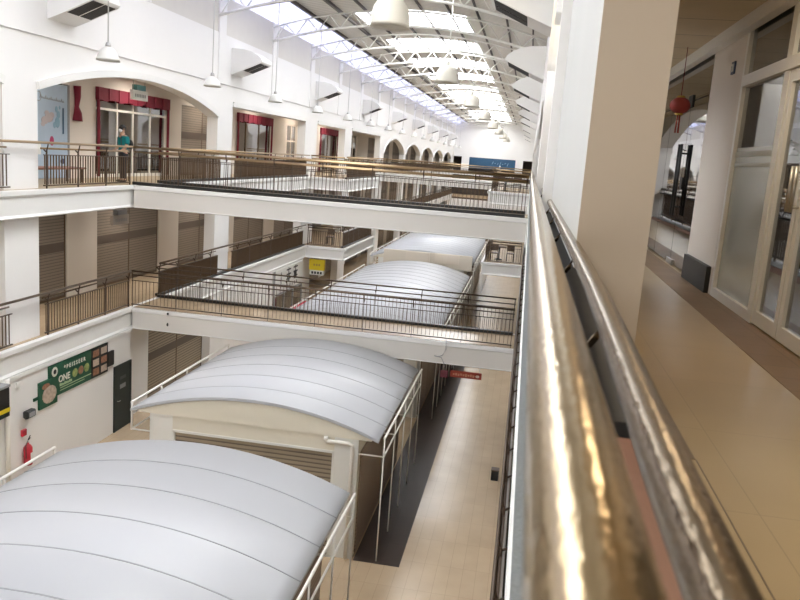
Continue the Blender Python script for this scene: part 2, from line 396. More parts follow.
# shopfront planes behind the corridors
def shop_wall(name, xs, sgn, z, zt, ops, m, y0=YN, y1=YF):
    """wall with openings (a,b,top); room behind"""
    mb = MB(); xa, xb = sorted((xs, xs - sgn * .2)); y = y0
    for a, b, t in ops:
        mb.box(xa, xb, y, a, z, zt); mb.box(xa, xb, a, b, z + t, zt); y = b
    mb.box(xa, xb, y, y1, z, zt)
    return struct(name, mb, m)
OPS = [(25.2 + 6.475 * k, 29.85 + 6.475 * k, 2.95) for k in range(-5, 15)]
for z, zt in ((F1, F2 - SL + .02), (F2, F3 - SL + .02)):
    shop_wall('wall_left', XS, 1, z, zt, OPS, CREAM2)
OPS3 = [(12.2, 16.9, 2.95), (18.7, 23.45, 2.95), (25.1, 30.4, 2.95), (31.75, 36.3, 2.95), (38.1, 43.4, 2.95), (46.4, 48.4, 2.9), (53.9, 58.9, 2.95), (60.5, 66., 2.95)] + [(25.2 + 6.475 * k, 29.85 + 6.475 * k, 2.95) for k in range(7, 15)]
shop_wall('wall_left', XS, 1, F3, 11.4, OPS3, CREAM2)
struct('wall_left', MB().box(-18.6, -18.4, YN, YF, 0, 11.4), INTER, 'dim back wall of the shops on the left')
struct('ceiling', MB().box(-18.4, XW - .45, YN, YF, 11.3, 11.45), CEILP)
for z in (F1, F2, F3):
    m = MB()
    for y in [18.2, 24.3, 31.0, 37.2, 43.9, 50.2, 59.7, 66.5, 80, 95, 110]: m.box(-18.4, XS - .2, y - .05, y + .05, z, z + 3.1)
    struct('wall_left', m, INTER, 'partitions between the shops on the left')
    if z > 0: struct('floor', MB().box(-18.4, -15, YN, YF, z - SL + .02, z), CEILP)

# ------------------------------------------------------------------ right side
w = MB().box(.325, .74, 4.95, 11.0, F3, 12.6)
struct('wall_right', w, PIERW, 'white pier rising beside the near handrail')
struct('trim_pier_shade', MB().box(.325, .75, 4.94, 4.95, F3, 12.6).box(.74, .75, 4.95, 11.0, F3, 12.6), PIERSHADE, 'thin skin on the near pier with its corridor side shade painted in')  # beige skin puts the shade on the pier's corridor sides into colour
XRW = .2
struct('wall_right', MB().box(.325, .74, YN, 4.95, 11.2, ZT).box(.325, .74, 4.95, 11.0, 12.6, ZT), WALL)
w = MB().box(XRW, .7, 11.0, 11.55, F3, ZT)
zf = arch_seg(11.55, 17., 11.25, 1.2)
header(w, XRW, .7, 11.55, 17., zf, ZT, 18)
w.box(XRW - .05, .7, 17., 18.4, F3, ZT); yy = 18.4
for k in range(1, 9):
    y1_ = 18.4 + 12.95 * k - 1.4
    header(w, XRW - .05, .7, yy, y1_, arch_seg(yy, y1_, 10.3, .9), ZT, 14); w.box(XRW - .05, .7, y1_, y1_ + 1.4, F3, ZT); yy = y1_ + 1.4
w.box(XRW - .05, .7, yy, YF, F3, ZT)
struct('wall_right', w, WALL, 'white upper wall along the right side of the hall')
arch_trim(11.55, 17., zf, 18, XRW, -1, .2, .08)
w = MB()
for y in [4.2 + 12.95 * k for k in range(10)]: w.box(.35, .8, y, y + 1.35, F2, F3 - SL + .02).box(.35, .8, y, y + 1.35, 0, F2 - SL + .02)
struct('wall_right', w, WALL, 'white columns under the right hand corridor')
struct('ceiling', MB().box(.7, 6.4, YN, YF, 11.28, 11.4), CEIL)
for z, zt in ((F1, F2 - SL + .02), (F2, F3 - SL + .02)):
    shop_wall('wall_right', XRS, -1, z, zt, OPS, CREAM2)
shop_wall('wall_right', XRS, -1, F3, 11.28, [(-8., 5.8, 3.48), (7.0, 10.72, 3.48), (12.5, 18.3, 3.4), (20, 25, 3.0), (27, 32, 3.), (34, 39, 3.)], CREAM2)
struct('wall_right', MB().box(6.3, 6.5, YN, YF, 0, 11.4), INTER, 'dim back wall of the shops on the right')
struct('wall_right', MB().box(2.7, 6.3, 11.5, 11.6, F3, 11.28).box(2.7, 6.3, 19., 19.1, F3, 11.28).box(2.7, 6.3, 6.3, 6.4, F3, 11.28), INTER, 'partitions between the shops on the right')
struct('baseboard_right', MB().box(2.44, 2.5, 10.85, 12.42, F3, F3 + .36).box(2.44, 2.5, 18.35, 19.9, F3, F3 + .36), PLINTH)
struct('trim_shop_head', MB().box(2.38, 2.5, YN, 40, 11.12, 11.28), TRIM)

# end walls
w = MB()
w.box(-18.5, 6.5, YF, YF + .3, 10.0, 17.5).box(-18.5, -12.45, YF, YF + .3, 0, 10).box(.2, 6.5, YF, YF + .3, 0, 10)
w.box(-18.5, 6.5, YF, YF + .3, 0, 3.2).box(-18.5, 6.5, YF, YF + .3, 7.1, 7.8).box(-11.1, -9.9, YF - .4, YF, 7.8, 10).box(-2.5, -1.3, YF - .4, YF, 7.8, 10)
struct('wall_far', w, WALL, 'white end wall closing the far end of the hall')
struct('wall_far', MB().box(-18.5, 6.5, YF + 3, YF + 3.1, 0, 10.2), DARKIN)
struct('ceiling', MB().box(-18.5, 6.5, YF + .3, YF + 3.2, 10.2, 10.4).box(-18.6, -18.5, YF, YF + 3.2, 0, 10.2).box(6.5, 6.6, YF, YF + 3.2, 0, 10.2), CEILP)
struct('floor', MB().box(-18.5, 6.5, YF, YF + 3, 7.5, 7.8).box(-18.5, 6.5, YF, YF + 3, 3.5, 3.9), FLOOR)
struct('wall_near', MB().box(-18.5, -11, YN - .3, YN, 0, 17.5).box(-1, 6.5, YN - .3, YN, 0, 17.5).box(-11, -1, YN - .3, YN, 0, 4).box(-11, -1, YN - .3, YN, 14, 17.5), WALL)
struct('window_near_added', MB().box(-11, -1, YN - .2, YN - .15, 4, 14), sheet('added_gable_glazing', (.45, .46, .47), .8, .4), 'unseen glazing added in the near gable to light the hall')  # unseen opening added behind the camera to light the faces turned towards it

# ------------------------------------------------------------------ roof
CX = (XW + XRW) / 2
def zr(x, ze=14.75, rise=1.0):
    t = (x - CX) / (XRW - XW) * 2; return ze + rise * (1 - t * t)
def roof_strip(x0, x1, y0, y1, n, dz=.2, th=.04):
    m = MB(); xs = [x0 + (x1 - x0) * i / n for i in range(n + 1)]
    for a, b in zip(xs, xs[1:]):
        za, zb = zr(a) + dz, zr(b) + dz
        m.add([(x, y, z) for y in (y0, y1) for x, z in ((a, za), (b, zb), (b, zb + th), (a, za + th))], [(0, 1, 2, 3), (7, 6, 5, 4), (0, 4, 5, 1), (1, 5, 6, 2), (2, 6, 7, 3), (3, 7, 4, 0)])
    return m
SX0, SX1 = -8.9, -3.6
XB = -10.6                    # inner edge of the bluish eave sheet
sk = [(37.3 + 8.35 * k, 41.9 + 8.35 * k) for k in range(-5, 11)]
struct('window_eave_left', roof_strip(XW - .3, XB, YN, YF, 4), SKYB, 'bluish translucent roof sheets along the left eave')
rm = roof_strip(XB, SX0, YN, YF, 4); r2 = roof_strip(SX1, XRW + .6, YN, YF, 6)
rm.add(r2.v, r2.f); y = YN
for a, b in sk + [(YF, YF)]:
    s_ = roof_strip(SX0, SX1, y, a, 8); rm.add(s_.v, s_.f); y = b
struct('ceiling_roof', rm, ROOFM, 'grey corrugated roof sheets')
for k, (a, b) in enumerate(sk):
    struct('window_skylight', roof_strip(SX0, SX1, a, b, 8), SKY, 'bright translucent skylight strip across the roof, %s from the near end' % ORD[k])

# trusses
ty = [29.9 + 6.475 * k for k in range(-4, 16)]
def chord(zfun, y, r, name, parent, n=20):
    xs = [XW + .05 + (XRW - .1 - XW - .05) * i / n for i in range(n + 1)]
    return MB().tube([(x, y, zfun(x)) for x in xs], r, 6).build(name, STEEL, parent)
zbot = lambda x: zr(x) - .66
ztop = lambda x: zr(x) - .02
root = thing('roof_truss', 'white curved steel roof truss, first from the near end', 'roof truss', (CX, ty[0], zbot(CX)), 'curved roof trusses')
chord(ztop, ty[0], .045, 'top_chord', root); chord(zbot, ty[0], .06, 'bottom_chord', root)
nx = 12; xs = [XW + .1 + (XRW - .1 - XW - .1) * i / nx for i in range(nx + 1)]
for i in range(nx):
    xm = (xs[i] + xs[i + 1]) / 2
    MB().tube([(xs[i], ty[0], zbot(xs[i])), (xm, ty[0], ztop(xm))], .03, 5).build('diagonal', STEEL, root)
    MB().tube([(xm, ty[0], ztop(xm)), (xs[i + 1], ty[0], zbot(xs[i + 1]))], .03, 5).build('diagonal', STEEL, root)
for k, y in enumerate(ty[1:]):
    dup(root, (CX, y, zbot(CX)), 'white curved steel roof truss, %s from the near end' % ORD[k + 1])
px = [-10.6, -9.35, -8.2, -6.85, -5.55, -4.25, -2.95, -1.65, -.5]
PUR = ['the bluish left eave sheets', 'the left slope', 'the left side of the skylights', 'the skylights left of the ridge', 'the ridge', 'the right side of the skylights', 'the upper right slope', 'the middle right slope', 'the right eave']
for k, x in enumerate(px):
    o = MB().box(x - (.07 if x < -9 else .03), x + (.07 if x < -9 else .03), YN, YF, zr(x) + .06, zr(x) + .18).build('roof_purlin', PURL)
    tag(o, 'dark steel purlin running lengthwise under the roof at ' + PUR[k], 'purlin', 'dark roof purlins')

# ------------------------------------------------------------------ railings
def railing(label, p, q, z, inner, group='bronze railings', kerb=False, post_gap=1.45, bal_gap=.125, detail=True, nohand=False, skip=(), bw=.03, bt=.012, hr=.042, pw=.04, lo=.10, mh=BRONZE, mp=DARKMET, mb_=BALMET):
    """p,q = (x,y) of the railing line; inner = unit (x,y) towards the walkway"""
    P = Vector((*p, z)); Q = Vector((*q, z)); d = (Q - P).normalized(); L = (Q - P).length; n = Vector((*inner, 0))
    at = lambda t, off=0, h=0: P + d * t + n * off + Vector((0, 0, h))
    root = thing('railing', label, 'railing', tuple(P), group)
    spans = []; t = 0.
    for a, b in sorted(skip):
        if b <= 0 or a >= L: continue
        if a > t: spans.append((t, a))
        t = b
    if t < L: spans.append((t, L))
    free = lambda t: any(a - 1e-4 <= t <= b + 1e-4 for a, b in spans)
    MB().tube([at(0, -.03, 1.17), at(L, -.03, 1.17)], hr, 10).build('handrail', mh, root)
    for a, b in spans:
        MB().tube([at(a, lo, 1.02), at(b, lo, 1.02)], hr * .7, 8).build('lower_handrail', mh, root)
        MB().bar(at(a, .02, .86), at(b, .02, .86), bw + .01, .02).build('top_rail', mp, root)
        MB().bar(at(a, .02, .08), at(b, .02, .08), bw + .015, .03).build('bottom_rail', mp, root)
    if kerb: MB().bar(at(0, .06, .055), at(L, .06, .045), .16, .09).build('kerb', BLACKST, root)
    npst = max(1, round(L / post_gap)); pm = None
    for i in range(npst + 1):
        t = L * i / npst
        if i == 0: t += .03
        if i == npst: t -= .03
        if not free(t): continue
        if pm is None:
            m = MB().bar(at(t, .02, 0), at(t, .02, .98), pw, pw * .7)
            m.tube([at(t, .02, .95), at(t, -.01, 1.06), at(t, -.03, 1.15)], .016, 6).tube([at(t, .02, .93), at(t, .08, .97), at(t, lo, 1.0)], .016, 6)
            pm = m.build('post', mp, root); t0 = t
        else:
            c = pm.copy(); COL.objects.link(c); c.location = d * (t - t0)
    if detail:
        nb = int(L / bal_gap); bm = None; rest = MB(); nbal = 0
        for i in range(1, nb):
            t = L * i / nb
            if not free(t): continue
            if nbal < 98:
                nbal += 1
                if bm is None:
                    bm = MB().bar(at(t, .02, .11), at(t, .02, .85), bt, bw).build('baluster', mb_, root); t0 = t
                else:
                    c = bm.copy(); COL.objects.link(c); c.location = d * (t - t0)
            else: rest.bar(at(t, .02, .11), at(t, .02, .85), bt, bw)
        if rest.v: tag(rest.build('balusters', mb_, root), kind='stuff')
    else:
        r = MB()
        for i in range(1, int(L / bal_gap)):
            t = i * bal_gap; r.bar(at(t, .02, .11), at(t, .02, .85), bt, bw)
        tag(r.build('balusters', mb_, root), kind='stuff')
    return root
YB0, YB1 = 23.0, 25.0
for z, nm in ((F2, 'middle floor'), (F3, 'top floor')):
    hm = BRONZE if z == F3 else BRONZE_DIM
    sk_ = lambda y: [(a - y, b - y) for a, b in piers]
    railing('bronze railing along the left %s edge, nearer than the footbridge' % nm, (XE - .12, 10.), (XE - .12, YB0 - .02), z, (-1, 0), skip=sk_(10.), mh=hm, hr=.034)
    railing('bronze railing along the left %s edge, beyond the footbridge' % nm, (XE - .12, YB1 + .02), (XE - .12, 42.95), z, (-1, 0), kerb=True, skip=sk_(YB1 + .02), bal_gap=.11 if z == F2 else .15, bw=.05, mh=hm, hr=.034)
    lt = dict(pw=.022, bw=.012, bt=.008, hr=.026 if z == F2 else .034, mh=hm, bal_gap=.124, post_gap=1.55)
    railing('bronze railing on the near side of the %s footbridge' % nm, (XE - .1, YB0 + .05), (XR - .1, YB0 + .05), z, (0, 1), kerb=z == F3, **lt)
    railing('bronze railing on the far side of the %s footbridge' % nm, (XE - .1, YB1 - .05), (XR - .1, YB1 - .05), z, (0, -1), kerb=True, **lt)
    railing('short railing across the front of the left balcony on the %s' % nm, (XE - .05, 43.2), (-10.25, 43.2), z, (0, 1), mh=hm)
    railing('railing along the side of the left balcony on the %s' % nm, (-10.1, 43.25), (-10.1, 51.4), z, (-1, 0), kerb=True, bw=.05, mh=hm)
    railing('short railing across the front of the right balcony on the %s' % nm, (-1.85, 43.2), (XR - .09, 43.2), z, (0, 1), bw=.012, bt=.008, mh=hm)
    railing('railing along the side of the right balcony on the %s' % nm, (-2.0, 43.25), (-2.0, 52), z, (1, 0), mh=hm)
    railing('distant railing along the left %s edge past the balcony' % nm, (XE - .12, 52.1), (XE - .12, YF - .5), z, (-1, 0), detail=False, bal_gap=.2, post_gap=2.5, mh=hm)
railing('bronze railing along the right middle floor edge below the camera', (XR + .02, 2.), (XR + .02, 42.9), F2, (1, 0), post_gap=1.1, mh=DARKMET, hr=.028, lo=.15)

# footbridges (slab with moulded side beams)
def bridge(label, z, x0, x1, y0, y1, lip=0.):
    r = thing('footbridge', label, 'footbridge', ((x0 + x1) / 2, y0, z - SL))
    MB().box(x0, x1, y0 + .03, y1 - .03, z - .08, z).build('deck', FLOOR, r)
    MB().box(x0, x1, y0 + .03, y1 - .03, z - SL + .03, z - .08).build('soffit', CEILP, r)
    for yy, s in ((y0 + .1, -1), (y1 - .1, 1)):
        prof = [(0, -SL), (.05, -SL), (.08, -SL + .03), (.05, -SL + .07), (.03, -SL + .09), (.03, -.17), (.06, -.15), (.10, -.12), (.10, lip - .015), (.085, lip), (0.02, lip), (.02, 0), (0, 0)]
        MB().prism([(yy + s * a, z + b) for a, b in prof], 'X', x0, x1).build('side_beam', TRIM, r)
    return r
bridge('white footbridge crossing the hall at the middle floor, with tan deck', F2, XE + .01, XR - .02, YB0 - .1, YB1 + .1)
bridge('white footbridge crossing the hall at the top floor, above the other one', F3, XE + .01, XR - .02, YB0 - .1, YB1 + .1)
bridge('distant white footbridge at the top floor beyond the balconies', F3, XE + .01, XR - .02, 66, 68.2)
railing('railing on the near side of the distant top floor footbridge', (XE, 66.15), (XR, 66.15), F3, (0, 1), detail=False)

# the near handrails, right under the camera
r = thing('railing', 'large polished bronze handrails in the right foreground, beside the pier', 'railing', (.2, 0, F3 + .02), 'bronze railings')
def hr(x, y): return x
MB().tube([(.075, y, 9.0) for y in (-3, 0, 3, 8, 14, 22, 32, 42.9)], .05, 28).build('handrail', BRONZE2, r)
MB().tube([(x_, y, 8.83) for x_, y in ((.262, -3), (.262, 0), (.264, .7), (.268, 1.2), (.28, 1.8), (.295, 2.5), (.305, 3.2), (.31, 4.2), (.31, 8), (.31, 20), (.31, 42.9))], .042, 20).build('lower_handrail', BRONZE3, r)
MB().box(.14, .37, 1.9, 42.9, 8.66, 8.70).build('top_rail', BLACK, r)  # wide black plate stands in for the dark gap between the handrails
MB().box(.20, .25, -3, 42.9, 7.9, 7.94).build('bottom_rail', DARKMET, r)
pm = None
for i in range(23):
    y = -1.14 + 1.92 * i
    m = None
    if pm is None:
        m = MB().box(.21, .24, y - .03, y + .03, 7.82, 8.66)
        m.tube([(.225, y, 8.66), (.18, y, 8.80), (.10, y, 8.97)], .013, 8).tube([(.225, y, 8.66), (.28, y, 8.74), (.30, y, 8.80)], .013, 8)
        pm = m.build('post', BRONZE3, r); yy = y
    else:
        c = pm.copy(); COL.objects.link(c); c.location = (0, y - yy, 0)
bm_ = None; rest = MB()
for i in range(340):
    y = -2.9 + i * .13
    if i < 98:
        if bm_ is None: bm_ = MB().box(.21, .24, y - .008, y + .008, 7.92, 8.64).build('baluster', DARKMET, r); yy = y
        else:
            c = bm_.copy(); COL.objects.link(c); c.location = (0, y - yy, 0)
    else: rest.box(.21, .24, y - .008, y + .008, 7.92, 8.64)
tag(rest.build('balusters', DARKMET, r), kind='stuff')

# ------------------------------------------------------------------ kiosks
KX0, KX1, RX0, RX1 = -8.25, -3.2, -8.72, -2.74
def kroof(y0, y1, ze, rise, th=.07, n=24, lift=0., x0=RX0, x1=RX1):
    c = (x0 + x1) / 2; h = (x1 - x0) / 2; R = (h * h + rise * rise) / (2 * rise)
    f = lambda x: ze + rise - R + math.sqrt(R * R - (x - c) ** 2) + lift
    top = [(x0 + (x1 - x0) * i / n, 0) for i in range(n + 1)]
    pts = [(x, f(x)) for x, _ in top] + [(x, f(x) - th) for x, _ in reversed(top)]
    m = MB(); k = len(pts)
    vs = [(x, y, z) for y in (y0, y1) for x, z in pts]
    fs = [(i, (i + 1) % k, k + (i + 1) % k, k + i) for i in range(k)]
    m.add(vs, fs, True)
    for o in (0, k):
        for i in range(n): m.add([vs[o + i], vs[o + i + 1], vs[o + k - 2 - i], vs[o + k - 1 - i]], [(0, 1, 2, 3)])
    return m, f
def kiosk(label, y0, y1, ze=3.0, rise=.58, seam_gap=1.08, left_rail=True, flat_front=False, phase=0.):
    r = thing('market_kiosk', label, 'kiosk', ((KX0 + KX1) / 2, y0, 0), 'market kiosks with vaulted white roofs')
    yf = y0 + .06; yb = y1 - .1
    m, f = kroof(y0, y1, ze, rise); roof = m.build('roof', KROOF, r)
    y = y1 - phase - seam_gap
    while y > y0 + .2:
        m, _ = kroof(y - .012, y + .012, ze, rise, .02, lift=.006); m.build('seam', SEAM, roof); y -= seam_gap
    # body: side and back walls, corner panels at the front
    b = MB().box(KX0, KX0 + .1, yf + .06, yb, 0, ze - .02).box(KX1 - .1, KX1, yf + .06, yb, 0, ze - .02).box(KX0, KX1, yb - .1, yb, 0, ze - .02)
    b.build('wall', KWALL, r)
    MB().box(KX0, -7.68, yf, yf + .08, 0, ze - .05).build('front_panel', KWHITE, r)
    MB().box(-3.76, KX1, yf, yf + .08, 0, ze - .05).build('front_panel', KWHITE, r)
    MB().box(-7.68, -3.76, yf, yf + .08, 2.58, ze - .02).build('fascia', KWALL, r)
    n = 20; pts = [(KX0 - .3 + (KX1 - KX0 + .6) * i / n, 0) for i in range(n + 1)]
    g = MB().prism([(x, f(x) - .09) for x, _ in pts] + [(pts[-1][0], ze - .06), (pts[0][0], ze - .06)], 'Y', yf - .03, yf + .06)
    g.build('gable', KWALL, r)
    fr = MB().box(-7.68, -7.62, yf - .02, yf + .1, 0, 2.58).box(-3.80, -3.76, yf - .02, yf + .1, 0, 2.58).box(-7.68, -3.76, yf - .02, yf + .1, 2.54, 2.6)
    fr.build('shutter_frame', KWHITE, r)
    MB().box(-7.62, -3.80, yf + .04, yf + .07, .02, 2.55).build('shutter', SHUTL, r)
    # brown shutters down the right side
    k = max(2, int((yb - yf) / 2.1)); L = (yb - yf - .2) / k
    for i in range(k):
        a = yf + .2 + i * L
        MB().box(KX1, KX1 + .035, a + .05, a + L - .05, .05, 2.55).build('side_shutter', KBROWN, r)
    # pipe frames along both eaves
    for x, s, zt in ((-2.62, 1, ze + .03), (-8.74, -1, ze + .12)):
        if s < 0 and not left_rail: continue
        zl = ze - .42 if s > 0 else ze - .55
        fr = MB().tube([(x, y0 + .1, zt), (x, y1 - .1, zt)], .03, 8).tube([(x, y0 + .1, zl), (x, y1 - .1, zl)], .022, 8)
        fr.build('eave_rail', PIPE, r)
        kk = max(3, int((y1 - y0) / 1.45))
        for i in range(kk + 1):
            y = y0 + .12 + (y1 - y0 - .24) * i / kk
            m = MB().tube([(x, y, 0.02 if (s > 0) else zl), (x, y, zt)], .018 if s > 0 else .024, 6)
            m.tube([(x, y, zl), (KX1 if s > 0 else KX0, y, zl)], .018, 6)
            m.build('eave_post', PIPE, r)
    if not flat_front:
        m = MB().tube([(-3.95, yf - .06, 2.83), (-3.42, yf - .06, 2.84), (-3.34, yf - .06, 2.8), (-3.33, yf - .06, 2.7), (-3.33, yf - .06, .03)], .045, 10)
        m.tube([(-3.95, yf - .06, 2.83), (-3.95, yf - .06, 2.93)], .05, 10); m.build('drain_pipe', PIPE, r)
    return r
kiosk('market kiosk under the large white vaulted roof in the left foreground', 7.2, 13.55, phase=0.0)
kiosk('market kiosk with cream gable and beige shutter just before the lower footbridge', 16.42, 22.75)
kiosk('market kiosk with white vaulted roof seen over the lower footbridge railings', 26.9, 43.2)
k4 = kiosk('far market kiosk with boxy tan fascia between the two balconies', 44.5, 62, ze=3.5, rise=.55)
MB().box(-7.9, -2.75, 44.33, 44.45, 3.15, 3.98).build('front_board', KTAN, k4)
MB().box(-6.6, -5.2, 44.25, 44.33, 3.45, 3.95).build('tan_sign_panel', mat('pale_tan_panel', (.76, .68, .57), .6), k4)
MB().box(-4.9, -3.5, 44.25, 44.33, 3.45, 3.95).build('tan_sign_panel', mat('pale_tan_panel', (.76, .68, .57), .6), k4)

# ------------------------------------------------------------------ roller shutters in the left shop openings
def shutter(label, y0, y1, z, h, x=XS, s=1, band=True, split=True, group='brown roller shutters'):
    r = thing('roller_shutter', label, 'roller shutter', (x - s * .08, (y0 + y1) / 2, z), group)
    g = MB(); a, b = sorted((x - s * .10, x - s * .06))
    MB().box(a, b, y0 + .05, y1 - .05, z + .06, z + h - .02).build('curtain', SHUTL if z < 1 else SHUT, r)
    a2, b2 = sorted((x - s * .05, x - s * .12))
    MB().box(a2, b2, y0 + .005, y0 + .07, z + .005, z + h - .005).build('guide_rail', BALMET, r)
    MB().box(a2, b2, y1 - .07, y1 - .005, z + .005, z + h - .005).build('guide_rail', BALMET, r)
    if split: MB().box(a2, b2, (y0 + y1) / 2 - .03, (y0 + y1) / 2 + .03, z + .005, z + h - .005).build('centre_post', BALMET, r)
    MB().box(a2, b2, y0 + .07, y1 - .07, z + .005, z + .09).build('bottom_bar', BALMET, r)
    if band: MB().box(x - s * .055 - .004, x - s * .055 + .004, y0 + .08, y1 - .08, z + 1.55, z + 1.85).build('vent_band', SHUTB, r)
    return r
for lev, z in (('ground floor', F1), ('middle floor', F2)):
    for k, (a, b, t) in enumerate(OPS):
        if k < 2 or (lev == 'ground floor' and k < 8): continue
        if lev == 'ground floor' and k == 8: continue
        shutter('brown roller shutter on the left %s, %s shopfront counted from the near end' % (lev, ORD[k]), a, b, z, t)
shutter('pale brown roller shutter in the left ground wall under the footbridge', 24.75, 29.5, 0, 2.9, x=XW - .05)
for a, b, lab in ((31.75, 36.3, 'brown roller shutter on the top floor at the right end of the wide arch'),):
    shutter(lab, a, b, F3, 2.95)

# glazed fronts on the top floor, left
def glazed(name, label, cat, y0, y1, z, h, x, s, mull, frame=ALU, pane=GLASSD, transom=None, red=False, group=None, fw=.08):
    r = thing(name, label, cat, (x - s * .08, (y0 + y1) / 2, z), group)
    a, b = sorted((x - s * .05, x - s * .13))
    f = MB().box(a, b, y0 + .005, y0 + fw, z + .005, z + h - .005).box(a, b, y1 - fw, y1 - .005, z + .005, z + h - .005).box(a, b, y0 + fw, y1 - fw, z + h - fw, z + h - .005).box(a, b, y0 + fw, y1 - fw, z + .005, z + fw + .04)
    f.build('frame', frame, r)
    ys = [y0 + fw * .5] + mull + [y1 - fw * .5]
    for m in mull: MB().box(a, b, m - fw / 2, m + fw / 2, z + fw, z + h - fw).build('mullion', frame, r)
    if transom: MB().box(a, b, y0 + fw, y1 - fw, z + transom - fw / 2, z + transom + fw / 2).build('transom', frame, r)
    for p, q in zip(ys, ys[1:]):
        MB().box((a + b) / 2 - .006, (a + b) / 2 + .006, p + fw / 2, q - fw / 2, z + fw, z + h - fw).build('pane', pane, r)
    if red:
        R = lambda *c: MB().box(*c)
        xa, xb = sorted((x + s * .01, x + s * .14))
        m = MB(); n = 16
        for i in range(n):
            p = y0 - .05 + (y1 - y0 + .1) * i / n; q = y0 - .05 + (y1 - y0 + .1) * (i + 1) / n; w_ = .03 * (i % 2)
            m.box(xa, xb - w_, p, q, z + h - .32 - .03 * math.sin(i * 1.9), z + h + .1)
        m.build('red_valance', RED, r)
        MB().tube([(x + s * .07, y0 + .03, z + h - .3), (x + s * .08, y0 + .05, z + 1.6), (x + s * .07, y0 + .04, z + .05)], .055, 8).build('red_drape', RED, r)
        MB().tube([(x + s * .07, y1 - .03, z + h - .3), (x + s * .08, y1 - .05, z + 1.6), (x + s * .07, y1 - .04, z + .05)], .055, 8).build('red_drape', RED, r)
    return r
glazed('glazed_shopfront', 'glazed shopfront with crimson drapes and white frames behind the person', 'shopfront', 25.1, 30.4, F3, 2.95, XS, 1, [26.6, 27.75, 29.1], transom=2.35, red=True)
glazed('glazed_shopfront', 'shop window draped in bright crimson left of the small cream window', 'shopfront', 38.1, 43.4, F3, 2.95, XS, 1, [39.6, 41.6], frame=BALMET, red=True)
glazed('glazed_shopfront', 'narrow small-paned shop window in the tan wall on the top floor', 'shopfront', 46.4, 48.4, F3, 2.9, XS, 1, [47.4], frame=CREAM2, transom=1.9)
glazed('glazed_shopfront', 'crimson draped shop doorway in the third opening of the top floor', 'shopfront', 53.9, 58.9, F3, 2.95, XS, 1, [56.4], frame=BALMET, red=True)
glazed('glazed_shopfront', 'dark shop window with pale frames left of the pointed arches', 'shopfront', 60.5, 66., F3, 2.95, XS, 1, [61.6, 64.6], frame=CREAM2)
for k, (a, b, t) in enumerate(OPS3[8:]):
    shutter('brown shopfront behind the pointed arches, %s from the left' % ORD[k], a, b, F3, t, split=k % 2 == 0, group='shopfronts behind the pointed arches')
# white wall pieces on ground floor openings that stay open: dark shop under the yellow sign
glazed('glazed_shopfront', 'dark shopfront under the yellow sign on the ground floor', 'shopfront', OPS[8][0], OPS[8][1], 0, 2.95, XS, 1, [46.5], frame=DARKMET)

# blue poster door
r = thing('poster_door', 'pale blue poster covered door at the left end of the wide top floor arch', 'door', (XS, 22.4, F3))
MB().box(XS - .12, XS + .02, 21.55, 23.4, F3 + .02, F3 + 2.9).build('panel', BLUE, r)
MB().box(XS - .12, XS + .05, 21.47, 21.55, F3 + .02, F3 + 2.93).box(XS - .12, XS + .05, 23.4, 23.48, F3 + .02, F3 + 2.93).build('frame', GREY, r)
xf = XS + .025
m = MB()
for i in range(14):
    y = 21.95 + i * .09; zz = F3 + 2.42 - i * .004
    m.tube([(xf, y, zz), (xf, y + .03, zz + .06 * (1 if i % 3 else 1.8)), (xf, y + .06, zz), (xf, y + .09, zz + .01)], .008, 5)
m.tube([(xf, 21.9 - .12 * math.cos(t), F3 + 2.47 + .14 * math.sin(t)) for t in [x * .5 + .8 for x in range(10)]], .01, 5)
m.build('script_lettering', GREY, r)
m = MB()
for yy, zz, rr in ((22.2, 1.78, .17), (22.4, 1.86, .2), (22.55, 1.95, .13), (22.3, 2.0, .11), (22.1, 1.66, .1)): m.sphere((xf, yy, F3 + zz), rr, 12, (.02, 1.1, .7))
m.build('peach_figure', PEACH, r)
m = MB()
for yy, zz, rr in ((22.85, 1.75, .17), (22.9, 1.98, .12), (22.8, 2.14, .1), (22.7, 1.66, .1), (22.97, 2.2, .06)): m.sphere((xf, yy, F3 + zz), rr, 12, (.02, .8, 1.))
m.build('teal_figure', TEALP, r)
MB().sphere((xf, 22.55, F3 + 1.17), .15, 12, (.03, .75, 1)).build('magenta_mark', PINK, r)
MB().sphere((xf, 23.12, F3 + .55), .11, 10, (.03, 1.2, .8)).build('navy_mark', NAVY, r)
MB().box(xf - .005, xf + .006, 21.75, 21.98, F3 + .75, F3 + 1.1).build('notice', SIGNW, r)
MB().box(xf, xf + .012, 23.12, 23.18, F3 + 1.4, F3 + 2.2).build('handle', DBLUE, r)
# hanging crimson drape between the door and the wide shopfront
o = MB().tube([(XS + .08, 23.85, F3 + 2.95), (XS + .09, 23.86, F3 + 2.6), (XS + .07, 23.84, F3 + 2.3), (XS + .09, 23.86, F3 + 2.1), (XS + .08, 23.85, F3 + 1.85)], .1, 10, radii=[.12, .1, .07, .13, .17]).build('hanging_drape', RED)
tag(o, 'knotted crimson cloth hanging beside the pale blue poster door', 'drape')

